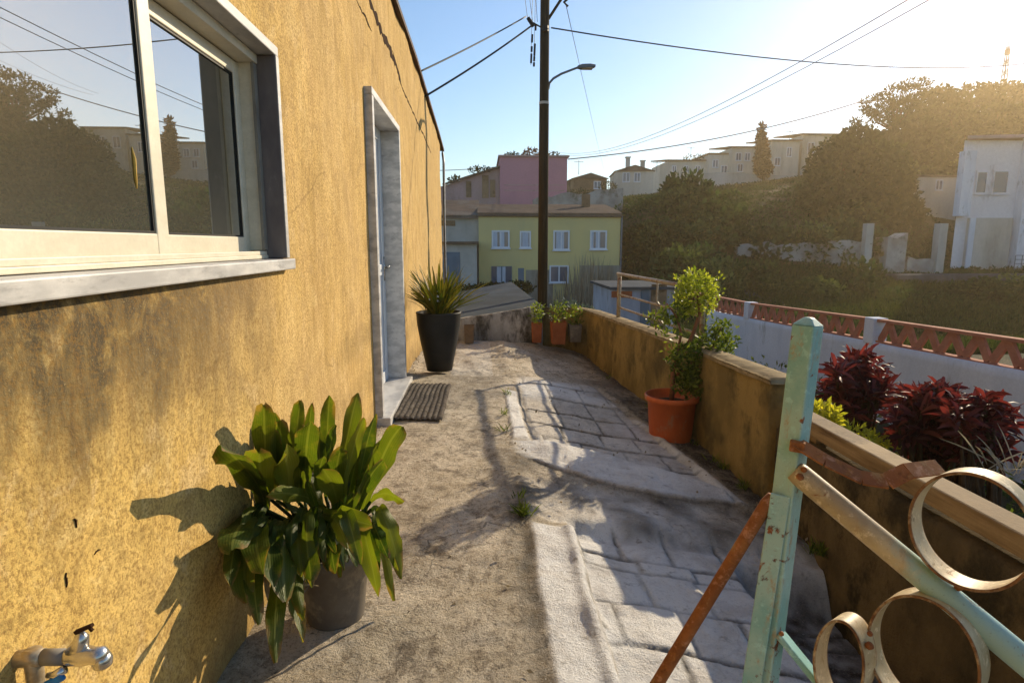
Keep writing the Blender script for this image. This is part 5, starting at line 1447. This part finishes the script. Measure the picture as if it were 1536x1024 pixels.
names = ['crest tree with a low rounded crown right of the tall pine', 'crest tree in the glare, second to the right of the tall pine', 'crest tree standing left of the radio mast foot', 'crest tree at the right picture edge, right of the mast', 'crest tree beyond the right picture edge', 'leafy tree on the upper slope below the crest, right of the pine', 'leafy tree on the upper slope straight above the pair of square windows', 'leafy tree above the roof of the lilac building', 'leafy tree filling the gap between pine and white annexe', 'leafy tree behind the round tree below the pine', 'outermost crest tree far to the right']
for (px, py, Y_, a, b), nm in zip(crest, names):
    g = gpt(px, Y_); tree('hill_tree', nm, 'tree', g, [B(px, py, Y_, a, b), B(px - a * .5, py + b * .4, Y_ - .6, a * .6, b * .6), B(px + a * .5, py + b * .3, Y_ + .4, a * .6, b * .65), B(px + a * .1, py - b * .45, Y_, a * .5, b * .5)], 'l_dark', 4200, .5, .6, .25, 'trees on the hill crest', -.25)
tree('rusty_tree', 'narrow rusty brown tree dividing the ridge terrace houses', 'tree', gpt(1144, 69), [B(1143, 240, 69, 10, 24), B(1142, 214, 69, 7, 16), B(1145, 255, 69, 12, 12), B(1142, 200, 69, 4, 14)], 'l_cyp', 2600, .4, .5, .2, thr=-.5)
# roof plants of the mauve house
def roofbush(label, px, py, Y, a, b, n, mat='l_dark', size=.22):
    c, r = B(px, py, Y, a, b); bush('roof_plant', label, 'plant', [(c, r, n)], size, .5, mat, .03, 'plants along the roofs')


roofbush('low bushy plant at the left end of the faded side wing roof', 682, 270, 47.6, 10, 5, 140)
roofbush('spread plant along the middle of the faded side wing roof', 720, 256, 47.6, 18, 5, 200)
roofbush('dense plant on the mauve roof left of the pole', 768, 238, 48, 14, 8, 300)
roofbush('taller twiggy plant on the mauve roof next to the pole', 797, 232, 48, 14, 9, 300, 'l_cyp')
roofbush('small plant on the mauve roof right of the pole', 830, 233, 48, 8, 3, 60)
roofbush('green bush in front of the rubble house', 872, 292, 62, 24, 8, 400)
roofbush('dark bush on the roof of the long low ridge house', 1045, 238, 76, 20, 6, 300)
roofbush('low bush beside the white cottage', 912, 280, 62, 14, 7, 240)

# bushes on the dark embankment and the slope (countable, each its own)
spots = []
r2 = np.random.default_rng(77)
while len(spots) < 150:
    px = r2.uniform(932, 1560); Y_ = r2.uniform(27, 60); x = (px - 722) / FL * Y_; z = float(tz(x, Y_)); py = 367 - (z - 1.2) * FL / Y_
    if py > 480 or py < 250: continue
    if px > 1325 and Y_ > 29 and Y_ < 52: continue
    if 1090 < px < 1335 and (32 < Y_ < 36.2 or 38.5 < Y_ < 43.2): continue
    if px > 1330 and Y_ < 33 and r2.random() < .75: continue
    if px > 1100 and Y_ < 33 and r2.random() < .6: continue
    if px < 1260 and Y_ > 43: continue
    if px < 1010 and Y_ > 37: continue
    spots.append((px, Y_, x, z))
m_first = {}
kinds = []
def bush_mesh(seed, mat):
    P, D = in_ball(620, (0, 0, .45), (1, 1, .75), .25); f = fbm(P[:, 0] + P[:, 2], P[:, 1] - P[:, 2], 1.4, seed, 2); P2 = P[f > -.2]; D = D[f > -.2]
    P2[:, 2] = np.maximum(P2[:, 2], -.1)
    V, Q = leaf_quads(P2, .26, .15, .25, D * .6)
    o = npmesh('bush_mesh', V, Q, M[mat], None, False, dict(rnd=np.clip(rng.random(len(P2)) * .8 + (P2[:, 2] - .4) * .3, 0, 1))); me = o.data; bpy.data.objects.remove(o); return me  # leaf colour rises with height, so brighter bush tops are painted in
bms = [bush_mesh(s, 'l_hill') for s in (1, 2, 3)] + [bush_mesh(s, 'l_hill2') for s in (4, 5)] + [bush_mesh(9, 'l_dark'), bush_mesh(10, 'l_dark')]
for i, (px, Y_, x, z) in enumerate(spots):
    o = bpy.data.objects.new('hill_bush', bms[int(r2.integers(0, 7))]); COL.objects.link(o); s = r2.uniform(.7, 1.7) * (.8 + .2 * (Y_ > 36))
    o.location = (x, Y_, z); o.scale = (s * r2.uniform(.9, 1.4), s, s * r2.uniform(.8, 1.2)); o.rotation_euler.z = r2.uniform(0, 6.28)
    tag(o, 'dark green bush among many on the shaded slope below the ridge', 'bush', 'bushes on the shaded slope')

# rough growth covering the slope
n = 95000
t_ = r2.uniform(.20, 1.0, n); Y_ = 20 + 48 * r2.random(n) ** 1.15; x = t_ * Y_; z = tz(x, Y_)
dens = fbm(x, Y_, .45, 17, 3); k = dens > -.25
x, Y_, z, dens = x[k], Y_[k], z[k], dens[k]
P = np.column_stack([x, Y_, z + r2.random(len(x)) ** 2 * (.25 + np.clip(dens + .2, 0, 1) * 1.1) * sst(24, 36, Y_) * (1 - .75 * sst(42, 48, Y_) * (t_[k] < .56)) * (1 - .85 * (t_[k] > .40) * sst(28, 31, Y_) * (1 - sst(43, 45, Y_)))])
V, Q = leaf_quads(P, .24, .12, .55)
tag(npmesh('undergrowth', V, Q, M['l_hill'], None, False, dict(rnd=np.clip(r2.random(len(P)) * .75 + dens * .5, 0, 1))), kind='stuff')
n = 60000
t_ = r2.uniform(.30, 1.05, n); Y_ = 13 + 22 * r2.random(n); x = t_ * Y_; k = x > 6.2; x, Y_ = x[k], Y_[k]; z = tz(x, Y_); n = len(x)
P = np.column_stack([x, Y_, z]); d = np.column_stack([r2.normal(size=n) * .35, r2.normal(size=n) * .35, np.ones(n)]); d = unit(d); wv = unit(np.cross(d, r2.normal(size=(n, 3))))
L = (r2.uniform(.12, .34, n))[:, None]; W = .022 + .012 * r2.random(n)[:, None]
V = np.stack([P - wv * W, P + wv * W, P + d * L + wv * W * .2, P + d * L - wv * W * .2], 1).reshape(-1, 3)
tag(npmesh('grass', V, np.arange(4 * n).reshape(-1, 4), M['l_grass'], None, False, dict(rnd=r2.random(n))), kind='stuff')

# ------------------------------------------------------------------ air
if HAZE:
    m = MB(); m.box(-172, 242, -82, 262, -4.5, 34)
    t = NT('air'); v = t.n('ShaderNodeVolumePrincipled', Density=HAZE, Anisotropy=HAZE_G); v.inputs['Color'].default_value = (1, .80, .52, 1)
    t.set(t.out.inputs['Volume'], v.outputs[0])
    o = m.build('haze', t.m); tag(o, kind='stuff')
    cy_.volume_step_rate = 1
